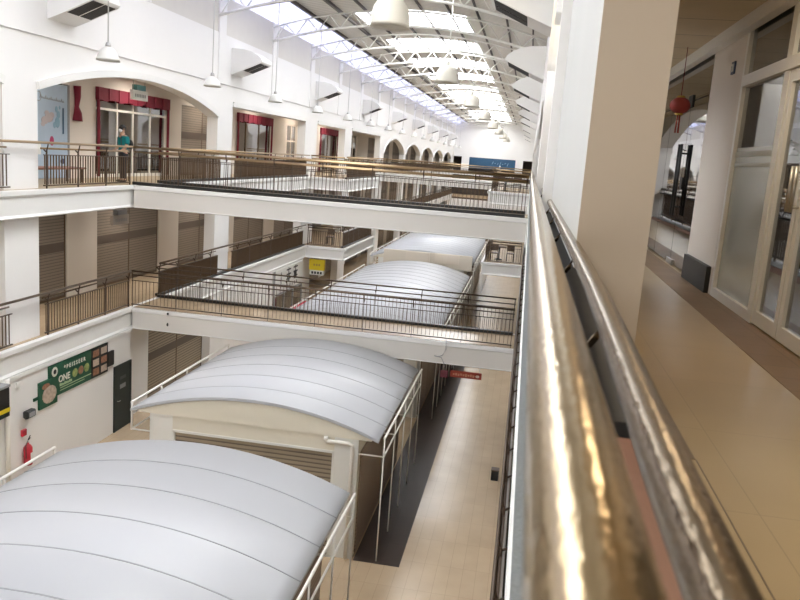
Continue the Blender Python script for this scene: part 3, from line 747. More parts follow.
# hanging box signs
def box_sign(label, x, y, z, zc, face, box):
    r = thing('hanging_sign', label, 'sign', (x, y, z))
    MB().box(x - .05, x + .05, y - .52, y + .52, z, z + .32).build('sign_box', face, r)
    MB().box(x - .09, x + .09, y - .3, y + .3, z + .33, z + .5).build('top_box', box, r)
    MB().tube([(x, y - .4, z + .32), (x, y - .4, zc)], .01, 6).tube([(x, y + .4, z + .32), (x, y + .4, zc)], .01, 6).build('hanger', METAL, r)
    m = MB()
    for i in range(7): m.box(x + .051, x + .054, y - .36 + i * .11, y - .30 + i * .11, z + .1, z + .2)
    m.build('faint_lettering', GREY, r)
box_sign('white box sign with teal top hanging above the person, top floor', -13.3, 25.4, 10.5, 11.3, SIGNW, SIGNT)
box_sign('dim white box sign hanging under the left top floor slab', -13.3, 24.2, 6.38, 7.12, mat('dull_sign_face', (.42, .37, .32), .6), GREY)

# ------------------------------------------------------------------ wall air units
def acunit(label, wx, y, s, loc=None):
    r = thing('air_unit', label, 'air conditioner', (wx, y, 12.0), 'wall mounted air units')
    P = [(0, 12.05), (.5, 12.25), (1.25, 12.58), (1.29, 12.64), (1.25, 12.75), (1.1, 12.87), (.85, 13.0), (.5, 13.08), (0, 13.1)]
    MB().prism([(wx + s * u, z) for u, z in P], 'Y', y, y + 1.25).build('casing', ACW, r)
    for a, b in ((.08, .58), (.66, 1.16)):
        m = MB(); u0, u1 = .5, 1.2
        z0, z1 = 12.25 - .012, 12.25 + (u1 - u0) * .44 - .012
        m.add([(wx + s * u, yy, z + dz) for dz in (0, .02) for u, z in ((u0, z0), (u1, z1)) for yy in (y + a, y + b)], [(0, 1, 3, 2), (4, 6, 7, 5), (0, 4, 5, 1), (1, 5, 7, 3), (3, 7, 6, 2), (2, 6, 4, 0)])
        m.build('louvre', ACG, r)
    return r
a0 = acunit('white wedge shaped air unit high on the left wall, first from the near end', XW + .05, 18.9, 1)
for k, y in enumerate([31.3, 44.0, 56.5, 68.8, 81, 93, 105, 117]):
    dup(a0, (XW + .05, y, 12.0), 'white wedge shaped air unit high on the left wall, %s from the near end' % ORD[k + 1])
b0 = acunit('white wedge shaped air unit high on the right wall, first from the near end', XRW - .08, 16.6, -1)
for k, y in enumerate([26.4, 35.2, 44, 53, 62, 75, 88, 101]):
    dup(b0, (XRW - .08, y, 12.0), 'white wedge shaped air unit high on the right wall, %s from the near end' % ORD[k + 1])

# ------------------------------------------------------------------ pendant lamps
p0 = thing('pendant_lamp', 'small ribbed glass pendant lamp by the left wall, first from the near end', 'pendant lamp', (-11., 19.35, 11.15), 'small pendant lamps by the left wall')
sh = [(.30, 0), (.29, .06), (.25, .16), (.20, .26), (.12, .33), (.06, .36), (.055, .35), (.11, .32), (.19, .25), (.24, .15), (.28, .05), (.30, 0)]
MB().lathe(sh, (-11., 19.35, 11.15), 20).build('lamp_shade', SHADE2, p0)
MB().lathe([(.0, .47), (.05, .46), (.07, .40), (.075, .33), (.0, .33)], (-11., 19.35, 11.15), 12).build('lamp_cap', METAL, p0)
MB().tube([(-11., 19.35, 11.6), (-11., 19.35, zr(-11.) + .2)], .016, 6).build('rod', CORD, p0)
MB().sphere((-11., 19.35, 11.38), .06, 10).build('bulb', SIGNW, p0)
for k in range(1, 16):
    dup(p0, (-11., 19.35 + 6.75 * k, 11.15), 'small ribbed glass pendant lamp by the left wall, %s from the near end' % ORD[k])
c0 = (-3.55, 18.6, 12.2)
p1 = thing('pendant_lamp', 'large cream bell pendant lamp under the skylights, first from the near end', 'pendant lamp', c0, 'large bell pendant lamps down the middle')
MB().lathe([(.46, 0), (.455, .1), (.45, .14), (.44, .3), (.40, .46), (.31, .60), (.17, .68), (.10, .69), (.10, .66), (.16, .65), (.29, .57), (.38, .44), (.425, .28), (.44, .1), (.46, 0)], c0, 32).build('lamp_shade', SHADE, p1)
MB().lathe([(0, .86), (.07, .86), (.08, .8), (.10, .7), (.0, .66)], c0, 14).build('lamp_cap', STEEL, p1)
MB().tube([(c0[0], c0[1], c0[2] + .85), (c0[0], c0[1], zr(c0[0]) + .02)], .025, 8).build('rod', STEEL, p1)
MB().sphere((c0[0], c0[1], c0[2] + .4), .12, 12).build('bulb', SIGNW, p1)
for k in range(1, 8):
    dup(p1, (c0[0], c0[1] + 12.6 * k, c0[2]), 'large cream bell pendant lamp under the skylights, %s from the near end' % ORD[k])

# ------------------------------------------------------------------ things on the left ground wall
xw = XE - .06
r = thing('menu_board', 'green restaurant menu board with food pictures on the left wall', 'sign', (xw, 20., 2.15))
MB().box(xw, xw + .04, 18.5, 21.5, 2.15, 3.06).build('board', GREEN, r)
MB().box(xw, xw + .05, 18.05, 18.86, 1.98, 2.72).build('side_picture', GREEN, r)
MB().sphere((xw + .05, 18.5, 2.3), .33, 14, (.03, 1, .75)).build('food_picture', FOOD3, r)
MB().sphere((xw + .05, 18.35, 2.56), .14, 12, (.03, 1.3, .6)).build('food_picture', FOOD1, r)
MB().box(xw, xw + .03, 17.85, 18.05, 2.28, 2.36).build('corner_tab', GREEN, r)
MB().box(xw, xw + .05, 21.5, 21.85, 2.28, 2.74).build('side_picture', BLACK, r)
xf = xw + .045
MB().sphere((xf, 18.75, 2.86), .14, 14, (.05, 1, 1)).build('round_logo', CREAMTXT, r)
MB().sphere((xf + .008, 18.75, 2.86), .07, 12, (.05, 1, 1)).build('round_logo', BLACK, r)
MB().box(xf - .008, xf - .004, 20.56, 21.5, 2.15, 3.06).build('picture_backing', BLACK, r)
for i in range(3):
    for j in range(2): MB().box(xf - .004, xf + .006, 20.66 + .44 * j, 20.98 + .44 * j, 2.22 + .28 * i, 2.42 + .28 * i).build('food_picture', [FOOD1, FOOD3][(i + j) % 2], r)
for i, fm in enumerate((FOOD2, FOOD1, FOOD2)): MB().sphere((xf, 19.72 + .3 * i, 2.58), .13, 12, (.08, 1.05, 1)).build('food_picture', fm, r)
text_mesh('* P E I S S E E R', 'lettering', CREAMTXT, r, (xf, 19.72, 2.86), (0, 1, 0), (0, 0, 1), .165, .003, bold=.004)
text_mesh('ONE', 'lettering', CREAMTXT, r, (xf, 19.2, 2.58), (0, 1, 0), (0, 0, 1), .26, .003, bold=.006)
m = MB()
for i in range(8): m.box(xf - .003, xf + .004, 18.98 + .075 * i, 19.04 + .075 * i, 2.38, 2.46 - .012 * (i % 3))
m.build('small_lettering', PALEG, r)
MB().box(xf - .003, xf + .004, 19.0, 20.55, 2.32, 2.345).box(xf - .003, xf + .004, 19.0, 20.2, 2.25, 2.27).build('rule_line', PALEG, r)
MB().box(xw, xw + .025, 18.06, 21.6, 3.1, 3.14).build('light_trough', GREY, r)
# door
r = thing('service_door', 'dark green service door with two small notices in the left ground wall', 'door', (xw, 22.2, 0))
MB().box(xw - .02, xw + .035, 21.98, 22.88, .01, 2.08).build('leaf', DGREEN, r)
MB().box(xw - .02, xw + .05, 21.9, 21.98, .01, 2.16).box(xw - .02, xw + .05, 22.88, 22.96, .01, 2.16).box(xw - .02, xw + .05, 21.98, 22.88, 2.08, 2.16).build('frame', DGREEN, r)
MB().box(xw + .036, xw + .042, 22.25, 22.6, 1.36, 1.5).build('notice', GREY, r)
MB().box(xw + .036, xw + .042, 22.25, 22.6, 1.66, 1.76).build('notice', mat('dark_notice', (.06, .07, .07), .5), r)
MB().tube([(xw + .04, 22.08, 1.0), (xw + .09, 22.08, 1.0), (xw + .09, 22.18, 1.0)], .012, 6).build('handle', METAL, r)
# fire extinguisher, red box, black speaker, shop sign, pipes
ex = (xw + .12, 17.45, .72)
r = thing('fire_extinguisher', 'red fire extinguisher hung on the left ground wall', 'fire extinguisher', ex)
MB().lathe([(0, 0), (.1, .0), (.11, .03), (.11, .46), (.07, .53), (.03, .56), (.03, .6), (0, .6)], ex, 16).build('cylinder', REDP, r)
MB().lathe([(0, .6), (.025, .6), (.025, .66), (0, .66)], ex, 10).build('valve', METAL, r)
MB().tube([(ex[0], ex[1], ex[2] + .64), (ex[0], ex[1] + .1, ex[2] + .7)], .012, 6).tube([(ex[0], ex[1], ex[2] + .67), (ex[0], ex[1] + .1, ex[2] + .76)], .012, 6).build('handle', BLACK, r)
MB().tube([(ex[0], ex[1] - .02, ex[2] + .63), (ex[0] + .02, ex[1] - .12, ex[2] + .55), (ex[0] + .02, ex[1] - .11, ex[2] + .2)], .012, 6).build('hose', BLACK, r)
MB().box(ex[0] + .105, ex[0] + .113, ex[1] - .05, ex[1] + .05, ex[2] + .15, ex[2] + .34).build('tag', SIGNW, r)
MB().box(xw, xw + .02, ex[1] - .03, ex[1] + .03, ex[2] + .2, ex[2] + .4).build('bracket', BLACK, r)
o = MB().bevbox(xw, xw + .07, 17.33, 17.48, 1.5, 1.68, .015).build('alarm_box', REDP); tag(o, 'small red alarm box between the black speaker and the extinguisher', 'alarm box')
r = thing('wall_speaker', 'black wall speaker on a bracket above the red alarm box', 'speaker', (xw, 17.5, 2.0))
MB().bevbox(xw + .08, xw + .24, 17.32, 17.62, 2.0, 2.2, .03).build('housing', BLACK, r)
MB().tube([(xw, 17.55, 2.05), (xw + .15, 17.55, 1.98)], .025, 8).tube([(xw, 17.55, 1.9), (xw, 17.55, 2.08)], .03, 8).build('bracket', BLACK, r)
MB().box(xw + .241, xw + .246, 17.35, 17.59, 2.04, 2.16).build('grille', GREY, r)
r = thing('shop_sign', 'black and yellow projecting shop sign cut by the left frame edge', 'sign', (xw, 16.6, 2.3))
MB().box(xw + .005, xw + .3, 15.2, 16.5, 2.6, 3.12).build('panel', BLACK, r)
MB().box(xw + .005, xw + .31, 15.2, 16.51, 2.5, 2.6).build('yellow_band', YELLOW, r)
MB().box(xw + .005, xw + .3, 15.2, 16.5, 2.38, 2.5).build('lower_panel', DGREEN, r)
MB().box(xw + .005, xw + .32, 15.2, 16.52, 3.12, 3.18).build('top_edge', GREY, r)
m = MB().tube([(xw + .08, 16.72, 3.2), (xw + .08, 16.72, .02)], .06, 10)
o = m.build('drain_pipe', PIPE); tag(o, 'white vertical drain pipe on the left ground wall beside the shop sign', 'pipe')
o = MB().bevbox(xw, xw + .05, 17.15, 17.28, 2.85, 3.0, .01).build('switch_box', SIGNW); tag(o, 'tiny pale switch box on the left wall above the speaker', 'switch box')
struct('trim_wall_rail', MB().box(xw, xw + .05, YN, 23.0, F2 - SL - .1, F2 - SL), TRIM)
# lower left white gutter frame beside the near kiosk comes with the kiosk

# ------------------------------------------------------------------ ground floor beyond the bridge, left
r = thing('shop_fascia_sign', 'white fascia board with black characters on the left, below the balcony', 'sign', (xw, 40, 1.9))
MB().box(xw, xw + .06, 37.2, 42.4, 1.9, 3.12).build('board', SIGNW, r)
m = MB()
def glyph(m, y, z, s, k):
    rr = random.Random(k)
    for i in range(3): m.box(xw + .06, xw + .068, y, y + s, z + s * (.15 + .33 * i), z + s * (.25 + .33 * i))
    m.box(xw + .06, xw + .068, y + s * .42, y + s * .55, z, z + s)
    m.box(xw + .06, xw + .068, y + s * (.05 + .6 * rr.random()), y + s * (.17 + .6 * rr.random() + .1), z, z + s * .6)
for i in range(2): glyph(m, 39.4 + 1.25 * i, 2.3, .75, i)
for i in range(4): glyph(m, 38.4, 2.1 + .22 * i, .18, 9 + i)
for i in range(5): glyph(m, 39.6 + .4 * i, 2.0, .18, 20 + i)
m.build('characters', BLACK, r)
MB().box(xw + .06, xw + .075, 37.2, 37.5, 1.9, 3.12).build('end_strip', GREY, r)
glz = glazed('glazed_shopfront', 'grey ground floor shop windows under the white fascia board', 'shopfront', 37.4, 42.3, .02, 1.85, xw + .16, 1, [39., 40.6], frame=GREY, pane=GLASS)
r = thing('hanging_sign', 'yellow box sign with white lower strip hanging below the left balcony', 'sign', (-11.9, 43.2, 2.2))
MB().bevbox(-12.0, -11.1, 43.2, 43.4, 2.5, 3.12, .02).build('yellow_panel', YELLOW, r)
MB().box(-11.95, -11.15, 43.2, 43.38, 2.22, 2.49).build('white_strip', SIGNW, r)
m = MB()
for i in range(4): m.box(-11.85 + .17 * i, -11.74 + .17 * i, 43.185, 43.199, 2.28, 2.42)
m.build('dark_lettering', DGREEN, r)
m = MB()
for i in range(3): m.box(-11.75 + .15 * i, -11.65 + .15 * i, 43.185, 43.199, 2.75, 2.87)
m.build('faint_lettering', GOLD, r)
MB().tube([(-11.8, 43.3, 3.12), (-11.8, 43.3, F2 - SL)], .015, 6).tube([(-11.3, 43.3, 3.12), (-11.3, 43.3, F2 - SL)], .015, 6).build('hanger', METAL, r)
r = thing('display_stall', 'white stall with bright red goods in front of the fascia board shop', 'stall', (-11.3, 39, 0))
MB().box(-11.6, -10.9, 37.6, 40.2, .35, .75).build('table_top', SIGNW, r)
for x in (-11.5, -11.0):
    for y in (37.8, 40.0): MB().box(x - .03, x + .03, y - .03, y + .03, 0, .35).build('leg', GREY, r)
for i in range(4):
    o = MB().sphere((-11.28, 37.95 + .62 * i, 1.056), .28, 12, (.9, .9, 1.08)).build('red_lantern', REDP)
    tag(o, 'round red lantern on the white stall, %s from the left' % ORD[i], 'lantern', 'red lanterns on the stall')
struct('wall_left', MB().box(-13.2, -12.3, 42.61, 42.9, 0, F2 - SL), WALL)

# ------------------------------------------------------------------ small things in the hall
r = thing('hanging_sign', 'dark red sign with cream lettering hanging under the lower footbridge', 'sign', (-1.3, 22.95, 2.83))
MB().box(-1.78, -.83, 22.95, 23.0, 2.83, 3.03).build('panel', ORED, r)
m = MB()
for i in range(9): m.box(-1.7 + .075 * i, -1.645 + .075 * i, 22.945, 22.95, 2.9 - .01 * (i % 3), 2.95 + .015 * (i % 2))
m.build('faded_lettering', mat('faded_lettering', (.45, .2, .12), .6), r)
MB().sphere((-.95, 22.945, 2.92), .06, 10, (1, .08, .7)).build('pale_mark', FOOD3, r)
MB().tube([(-1.7, 22.97, 3.03), (-1.7, 22.97, 3.2)], .008, 5).tube([(-.9, 22.97, 3.03), (-.9, 22.97, 3.2)], .008, 5).build('hanger', METAL, r)
r = thing('hanging_sign', 'small maroon tag sign left of the dark red hanging sign', 'sign', (-1.95, 22.95, 2.8))
MB().box(-2.08, -1.86, 22.95, 23.0, 2.78, 3.0).build('panel', mat('maroon_panel', (.12, .02, .03), .6), r); MB().tube([(-1.97, 22.97, 3.0), (-1.97, 22.97, 3.2)], .008, 5).build('hanger', METAL, r)
o = MB().tube([(-1.98, YB0 - .16, 4.0), (-1.97, YB0 - .215, 3.9), (-1.96, YB0 - .2, 3.7), (-2.05, YB0 - .15, 3.5), (-2.15, YB0 - .15, 3.44), (-2.3, YB0 - .15, 3.45), (-2.08, YB0 - .15, 3.42), (-1.98, YB0 - .2, 3.25), (-1.97, YB0 - .12, 3.1)], .012, 6).build('loose_cable', GREY)
tag(o, 'thin grey cable dangling over the lower footbridge beam', 'cable')
r = thing('waste_bin', 'small black bin on the tan floor below the right railing', 'bin', (-.12, 22.3, 0))
MB().bevbox(-.24, -.02, 22.2, 22.45, 0, .3, .02, 'Z').build('body', BLACK, r)
MB().bevbox(-.25, -.01, 22.19, 22.46, .3, .33, .02, 'Z').build('lid', DARKMET, r)
for i, (x, zz) in enumerate(((-10.9, 3.83), (-10.9, 3.48))):
    o = MB().sphere((x, YB0 - .14, zz), .05, 10, (.7, .6, 1.2 if i else .8)).build('wall_hook', BLACK)
    tag(o, ['black hook on the lower edge of the lower footbridge beam', 'black hook just under the lip of the lower footbridge beam'][1 - i], 'hook')
# benches and tables on the balconies
def stool_set(lab, x, y, z):
    r = thing('cafe_table', lab, 'table', (x, y, z))
    MB().lathe([(0, .72), (.45, .72), (.45, .75), (0, .75)], (x, y, z), 20).build('tabletop', WOOD, r)
    MB().lathe([(0, 0), (.22, 0), (.2, .03), (.04, .06), (.04, .72)], (x, y, z), 14).build('pedestal', BLACK, r)
def chair(lab, x, y, z, grp, rot=0):
    r = thing('cafe_chair', lab, 'chair', (x, y, z), grp)
    MB().bevbox(x - .21, x + .21, y - .21, y + .21, z + .42, z + .46, .02, 'Z').build('seat', WOOD, r)
    for a in (-.19, .19):
        for b in (-.19, .19): MB().box(x + a - .018, x + a + .018, y + b - .018, y + b + .018, z, z + .42).build('leg', BLACK, r)
    MB().bevbox(x - .21, x + .21, y + .18, y + .21, z + .55, z + .9, .02).box(x - .2, x - .17, y + .18, y + .21, z + .45, z + .56).box(x + .17, x + .2, y + .18, y + .21, z + .45, z + .56).build('backrest', WOOD, r)
    return r
for nm, z in (('middle floor', F2), ('top floor', F3)):
    stool_set('dark round cafe table on the right %s balcony' % nm, -1.3, 44.9, z)
    chair('dark wooden chair left of the round table on the right %s balcony' % nm, -1.55, 44.2, z, None)
    chair('dark wooden chair right of the round table on the right %s balcony' % nm, -.65, 44.5, z, None)
    chair('dark wooden chair on the left %s balcony behind its railing' % nm, -11.2, 44.6, z, None)

# end of hall: blue banner
r = thing('banner', 'wide dark blue banner with pale marks on the far end wall', 'banner', (-6.2, YF - .1, 7.9))
MB().box(-9.9, -2.5, YF - .02, YF + .06, 8.25, 9.98).build('cloth', DBLUE, r)
m = MB()
for i in range(7): m.tube([(-6.2 + .4 * i, YF - .04, 9.1 + .2 * math.sin(i * 1.7)), (-6.0 + .4 * i, YF - .04, 9.35 + .2 * math.cos(i * 2.3))], .05, 5)
m.build('pale_lettering', TEALP, r)
MB().sphere((-4.9, YF - .04, 8.75), .25, 10, (.6, .1, 1)).build('pale_mark', SIGNW, r)

# ------------------------------------------------------------------ right corridor shopfronts
z = F3; x = XRS
r = thing('glazed_shopfront', 'white framed glass shopfront with double doors on the right', 'shopfront', (x + .06, 8.9, z), None)
xa, xb = x + .0, x + .10
fw = .09
H = 3.47; TR = 2.66
ys = [7.02, 7.95, 8.78, 9.28, 10.7]
f = MB().box(xa, xb, 7.005, 7.09, z + .005, z + H).box(xa, xb, 10.62, 10.715, z + .005, z + H).box(xa, xb, 7.09, 10.62, z + H - .09, z + H - .005).box(xa - .02, xb, 7.09, 10.62, z + TR, z + TR + .13)
f.box(xa, xb, 8.78, 8.95, z + .005, z + H - .09)
f.build('frame', ALU, r)
MB().box(xa, xb, 8.95, 10.62, z + .005, z + .12).build('sill', ALU, r)
MB().box(x + .045, x + .055, 8.95, 10.62, z + .12, z + TR - .75).build('frosted_pane', FROST, r)
MB().box(x + .045, x + .055, 8.95, 10.62, z + TR - .75, z + TR).build('clear_pane', GLASS, r)
MB().box(x + .036, x + .044, 8.95, 10.62, z + TR - .86, z + TR - .80).box(x + .036, x + .044, 8.95, 10.62, z + TR - .98, z + TR - .94).build('film_stripe', mat('frost_film', (.5, .53, .5), .6), r)
MB().box(x + .045, x + .055, 8.95, 10.62, z + TR + .13, z + H - .09).build('upper_pane', GLASS, r)
MB().box(x + .045, x + .055, 7.09, 8.78, z + TR + .13, z + H - .09).build('upper_pane', GLASS, r)
for a, b in ((7.1, 7.92), (7.94, 8.77)):
    d = MB().box(xa + .01, xb - .01, a, a + .1, z + .02, z + TR - .01).box(xa + .01, xb - .01, b - .1, b, z + .02, z + TR - .01).box(xa + .01, xb - .01, a + .1, b - .1, z + .02, z + .16).box(xa + .01, xb - .01, a + .1, b - .1, z + TR - .13, z + TR - .01).build('door', ALU, r)
    MB().box(x + .046, x + .054, a + .1, b - .1, z + .16, z + TR - .13).build('pane', FROST if a > 9 else GLASS, d)
    yh = b - .05 if a < 7.5 else a + .05
    MB().tube([(x - .06, yh, z + 1.25), (x - .06, yh, z + 1.68)], .018, 8).tube([(x + .02, yh, z + 1.3), (x - .06, yh, z + 1.3)], .012, 6).tube([(x + .02, yh, z + 1.63), (x - .06, yh, z + 1.63)], .012, 6).build('handle', METAL, d)
r = thing('glass_doors', 'frameless double glass doors between the pier and the corridor column', 'door', (x + .06, 15., z))
for a, b in ((12.52, 14.1), (14.12, 15.9), (15.92, 18.28)):
    MB().box(x + .05, x + .065, a, b, z + .03, z + 2.75).build('pane', GLASSD, r)
MB().box(x + .05, x + .065, 12.52, 18.28, z + 2.77, z + 3.38).build('upper_pane', GLASSD, r)
for a in (14.0, 14.22): MB().tube([(x - .03, a, z + .85), (x - .03, a, z + 2.05)], .022, 8).tube([(x + .05, a, z + 1.0), (x - .03, a, z + 1.0)], .014, 6).tube([(x + .05, a, z + 1.9), (x - .03, a, z + 1.9)], .014, 6).build('handle', BLACK, r)
MB().box(x + .03, x + .085, 13.95, 14.28, z + 2.66, z + 2.86).build('patch_fitting', BLACK, r)
MB().box(x + .03, x + .085, 13.85, 14.4, z + .01, z + .1).build('patch_fitting', METAL, r)
MB().box(x + .03, x + .085, 13.9, 14.1, z + 1.3, z + 1.5).build('lock', BLACK, r)
r = thing('red_lantern', 'round dark red lantern hanging in front of the frameless glass doors', 'lantern', (x - .3, 13.1, 9.95))
lc = (x - .3, 13.1, 10.4)
MB().sphere(lc, .16, 16, (1, 1, .8)).build('globe', LANT, r)
MB().lathe([(.05, .11), (.07, .13), (.05, .15)], lc, 12).lathe([(.05, -.15), (.07, -.13), (.05, -.11)], lc, 12).build('rim', GOLD, r)
MB().tube([(lc[0], lc[1], lc[2] + .13), (lc[0], lc[1], 11.28)], .006, 5).build('cord', RED, r)
m = MB()
for i in range(8): m.tube([(lc[0] + .02 * math.cos(i), lc[1] + .02 * math.sin(i), lc[2] - .13), (lc[0] + .03 * math.cos(i), lc[1] + .03 * math.sin(i), lc[2] - .42)], .006, 4)
m.build('tassel', LANT, r)
r = thing('number_plate', 'small dark blue plate on the white column by the glass shopfront', 'sign', (x - .01, 11.2, 10.68))
MB().box(x - .02, x, 11.12, 11.28, 10.68, 10.84).build('plate', NAVY, r)
MB().box(x - .026, x - .02, 11.15, 11.17, 10.71, 10.81).box(x - .026, x - .02, 11.2, 11.25, 10.79, 10.81).box(x - .026, x - .02, 11.2, 11.22, 10.71, 10.79).build('pale_digits', SIGNW, r)
# shelves with goods dimly seen inside shops on the right
def shelf(lab, x0, x1, y0, y1, z, h, n):
    r = thing('shop_shelf', lab, 'shelf', ((x0 + x1) / 2, (y0 + y1) / 2, z))
    MB().box(x0, x0 + .03, y0, y1, z, z + h).box(x1 - .03, x1, y0, y1, z, z + h).build('side_panel', WOOD, r)
    for i in range(n): MB().box(x0 + .03, x1 - .03, y0, y1, z + .1 + (h - .15) * i / (n - 1), z + .13 + (h - .15) * i / (n - 1)).build('shelf_board', WOOD, r)
    return r
shelf('dim wooden shelf inside the white framed glass shop', 4.2, 6.2, 10.9, 11.4, F3, 2.2, 5)
shelf('dim wooden shelf behind the frameless glass doors', 4.2, 6.2, 18.4, 18.9, F3, 2.2, 5)

# ------------------------------------------------------------------ person on the top floor
def skin_mesh(name, pts, edges, m, parent, sub=2, root_i=0):
    me = bpy.data.meshes.new(name); base = Vector(ROOTLOC[parent.name])
    me.from_pydata([Vector(p[:3]) - base for p in pts], edges, [])
    o = bpy.data.objects.new(name, me); COL.objects.link(o)
    o.modifiers.new('skin', 'SKIN')
    if not me.skin_vertices: 
        bm = bmesh.new(); bm.from_mesh(me); bm.verts.layers.skin.verify(); bm.to_mesh(me); bm.free()
    for i, p in enumerate(pts):
        sv = me.skin_vertices[0].data[i]; rr = p[3]
        sv.radius = rr if isinstance(rr, tuple) else (rr, rr); sv.use_root = i == root_i
    s = o.modifiers.new('sub', 'SUBSURF'); s.levels = sub; s.render_levels = sub
    dg = bpy.context.evaluated_depsgraph_get(); me2 = bpy.data.meshes.new_from_object(o.evaluated_get(dg))
    bpy.data.objects.remove(o)
    for p in me2.polygons: p.use_smooth = True
    me2.materials.clear(); me2.materials.append(m); me2.name = name
    t = bpy.data.objects.new(name, me2); COL.objects.link(t); t.parent = parent; ROOTLOC[t.name] = tuple(base)
    return t
px_, py_ = -13.0, 23.85
person = thing('person', 'person in a teal shirt and white mask standing behind the top floor railing', 'person', (px_, py_, F3))
fd = Vector((-.55, -.84, 0)).normalized(); sd = Vector((-fd.y, fd.x, 0))       # facing left and towards the camera
def B(f, s, h, r): v = Vector((px_, py_, F3)) + fd * f + sd * s; return (v.x, v.y, F3 + h * 1.03, r)
pts = [B(0, 0, .95, .13), B(0, 0, 1.12, .135), B(.0, 0, 1.3, .14), B(.01, 0, 1.42, .11), B(.03, 0, 1.5, .055), B(.05, 0, 1.57, .075), B(.055, 0, 1.66, .092), B(.05, 0, 1.74, .06)]
ed = [(i, i + 1) for i in range(7)]
for s in (1, -1):
    k = len(pts)
    pts += [B(0, .1 * s, .86, .09), B(.02, .1 * s, .5, .06), B(0, .1 * s, .1, .04), B(.14, .11 * s, .03, .03)]
    ed += [(0, k), (k, k + 1), (k + 1, k + 2), (k + 2, k + 3)]
    k = len(pts)
    pts += [B(.0, .19 * s, 1.38, .06), B(.02, .24 * s, 1.12, .045), B(.2, .2 * s, .98, .034), B(.27, .18 * s, .97, .03)]
    ed += [(3, k), (k, k + 1), (k + 1, k + 2), (k + 2, k + 3)]
    for j in range(5):
        a = (j - 2) * .018; L = [.05, .075, .085, .08, .06][j] * .9; kk = len(pts)
        if j == 0: pts += [B(.27, (.18 - .03) * s, .985, .011), B(.27 + .04, (.18 - .055) * s, .99, .009)]
        else: pts += [B(.31, .18 * s + a, .968, .01), B(.31 + L, .18 * s + a * 1.2, .945, .008)]
        ed += [(k + 3, kk), (kk, kk + 1)]
skin_mesh('body', pts, ed, SKIN, person)
tp = [B(0, 0, .93, .16), B(0, 0, 1.12, .165), B(0, 0, 1.3, .17), B(.01, 0, 1.42, .13), B(.02, 0, 1.47, .085)]
te = [(0, 1), (1, 2), (2, 3), (3, 4)]
for s in (1, -1):
    k = len(tp); tp += [B(.0, .2 * s, 1.37, .085), B(.015, .245 * s, 1.17, .068)]; te += [(2, k), (k, k + 1)]
skin_mesh('shirt', tp, te, TEAL, person)
tp = [B(0, 0, .93, .15), B(0, 0, .98, .14)]; te = [(0, 1)]
for s in (1, -1):
    k = len(tp); tp += [B(0, .1 * s, .84, .105), B(.02, .1 * s, .5, .08), B(0, .1 * s, .1, .065)]; te += [(0, k), (k, k + 1), (k + 1, k + 2)]
skin_mesh('trousers', tp, te, TROUS, person)
for s in (1, -1): skin_mesh('shoe', [B(-.04, .1 * s, .05, .05), B(.1, .105 * s, .045, .045), B(.18, .11 * s, .04, .035)], [(0, 1), (1, 2)], BLACK, person)
hp = B(.04, 0, 1.685, 0)
MB().sphere(hp[:3], .112, 16, (1, 1, .92)).build('hair', HAIR, person)
fp = B(.10, 0, 1.605, 0); MB().sphere(fp[:3], .075, 12, (.95, .95, .85)).build('face_mask', MASKM, person)
for s in (1, -1):
    e = B(.142, .035 * s, 1.675, 0); MB().sphere(e[:3], .012, 8).build('eye', BLACK, person)
    e = B(.05, .095 * s, 1.65, 0); MB().sphere(e[:3], .025, 8, (.7, .7, 1.2)).build('ear', SKIN, person)
b0_ = B(-.24, 0, 1.0, 0)
r = thing('backpack', 'black backpack on the back of the person in teal', 'backpack', (b0_[0], b0_[1], F3 + .98))
skin_mesh('bag', [B(-.22, 0, 1.02, (.13, .09)), B(-.23, 0, 1.2, (.15, .1)), B(-.21, 0, 1.36, (.11, .07))], [(0, 1), (1, 2)], BLACK, r)
for s in (1, -1): MB().tube([B(-.15, .1 * s, 1.4, 0)[:3], B(0, .12 * s, 1.50, 0)[:3], B(.15, .11 * s, 1.38, 0)[:3], B(.15, .13 * s, 1.15, 0)[:3], B(-.14, .15 * s, 1.05, 0)[:3]], .014, 6).build('strap', BLACK, r)

# a dark wooden bench behind the railing
r = thing('bench', 'reddish wooden bench behind the railing below the blue poster door', 'bench', (-13.6, 20.9, F3))
MB().bevbox(-13.9, -13.3, 19.6, 22.2, F3 + .4, F3 + .46, .02).build('seat', mat('red_wood', (.2, .075, .05), .4), r)
for y in (19.75, 22.05):
    for xx in (-13.85, -13.35): MB().box(xx - .03, xx + .03, y - .03, y + .03, F3, F3 + .4).build('leg', WOOD, r)

# ------------------------------------------------------------------ daylight and added corridor fill lights
wd = bpy.data.worlds.new('World'); scene.world = wd; wd.use_nodes = True
bg = wd.node_tree.nodes['Background']; bg.inputs[0].default_value = (1., .975, .94, 1); bg.inputs[1].default_value = 8.
for k, (a, b) in enumerate(sk):
    L = bpy.data.lights.new('skylight_portal', 'AREA'); L.shape = 'RECTANGLE'; L.size = SX1 - SX0; L.size_y = b - a; L.cycles.is_portal = True
    o = bpy.data.objects.new('skylight_portal', L); COL.objects.link(o); o.location = ((SX0 + SX1) / 2, (a + b) / 2, zr(SX0) + .1)
L = bpy.data.lights.new('gable_portal', 'AREA'); L.shape = 'RECTANGLE'; L.size = 10; L.size_y = 10; L.cycles.is_portal = True
o = bpy.data.objects.new('gable_portal', L); COL.objects.link(o); o.location = (-6, YN - .1, 9); o.rotation_euler = (PI / 2, 0, 0)
fill_m = bpy.data.materials.new('fill_diffuser'); fill_m.use_nodes = True
n_ = fill_m.node_tree.nodes['Principled BSDF']; n_.inputs['Emission Color'].default_value = (1, .82, .58, 1); n_.inputs['Emission Strength'].default_value = 3
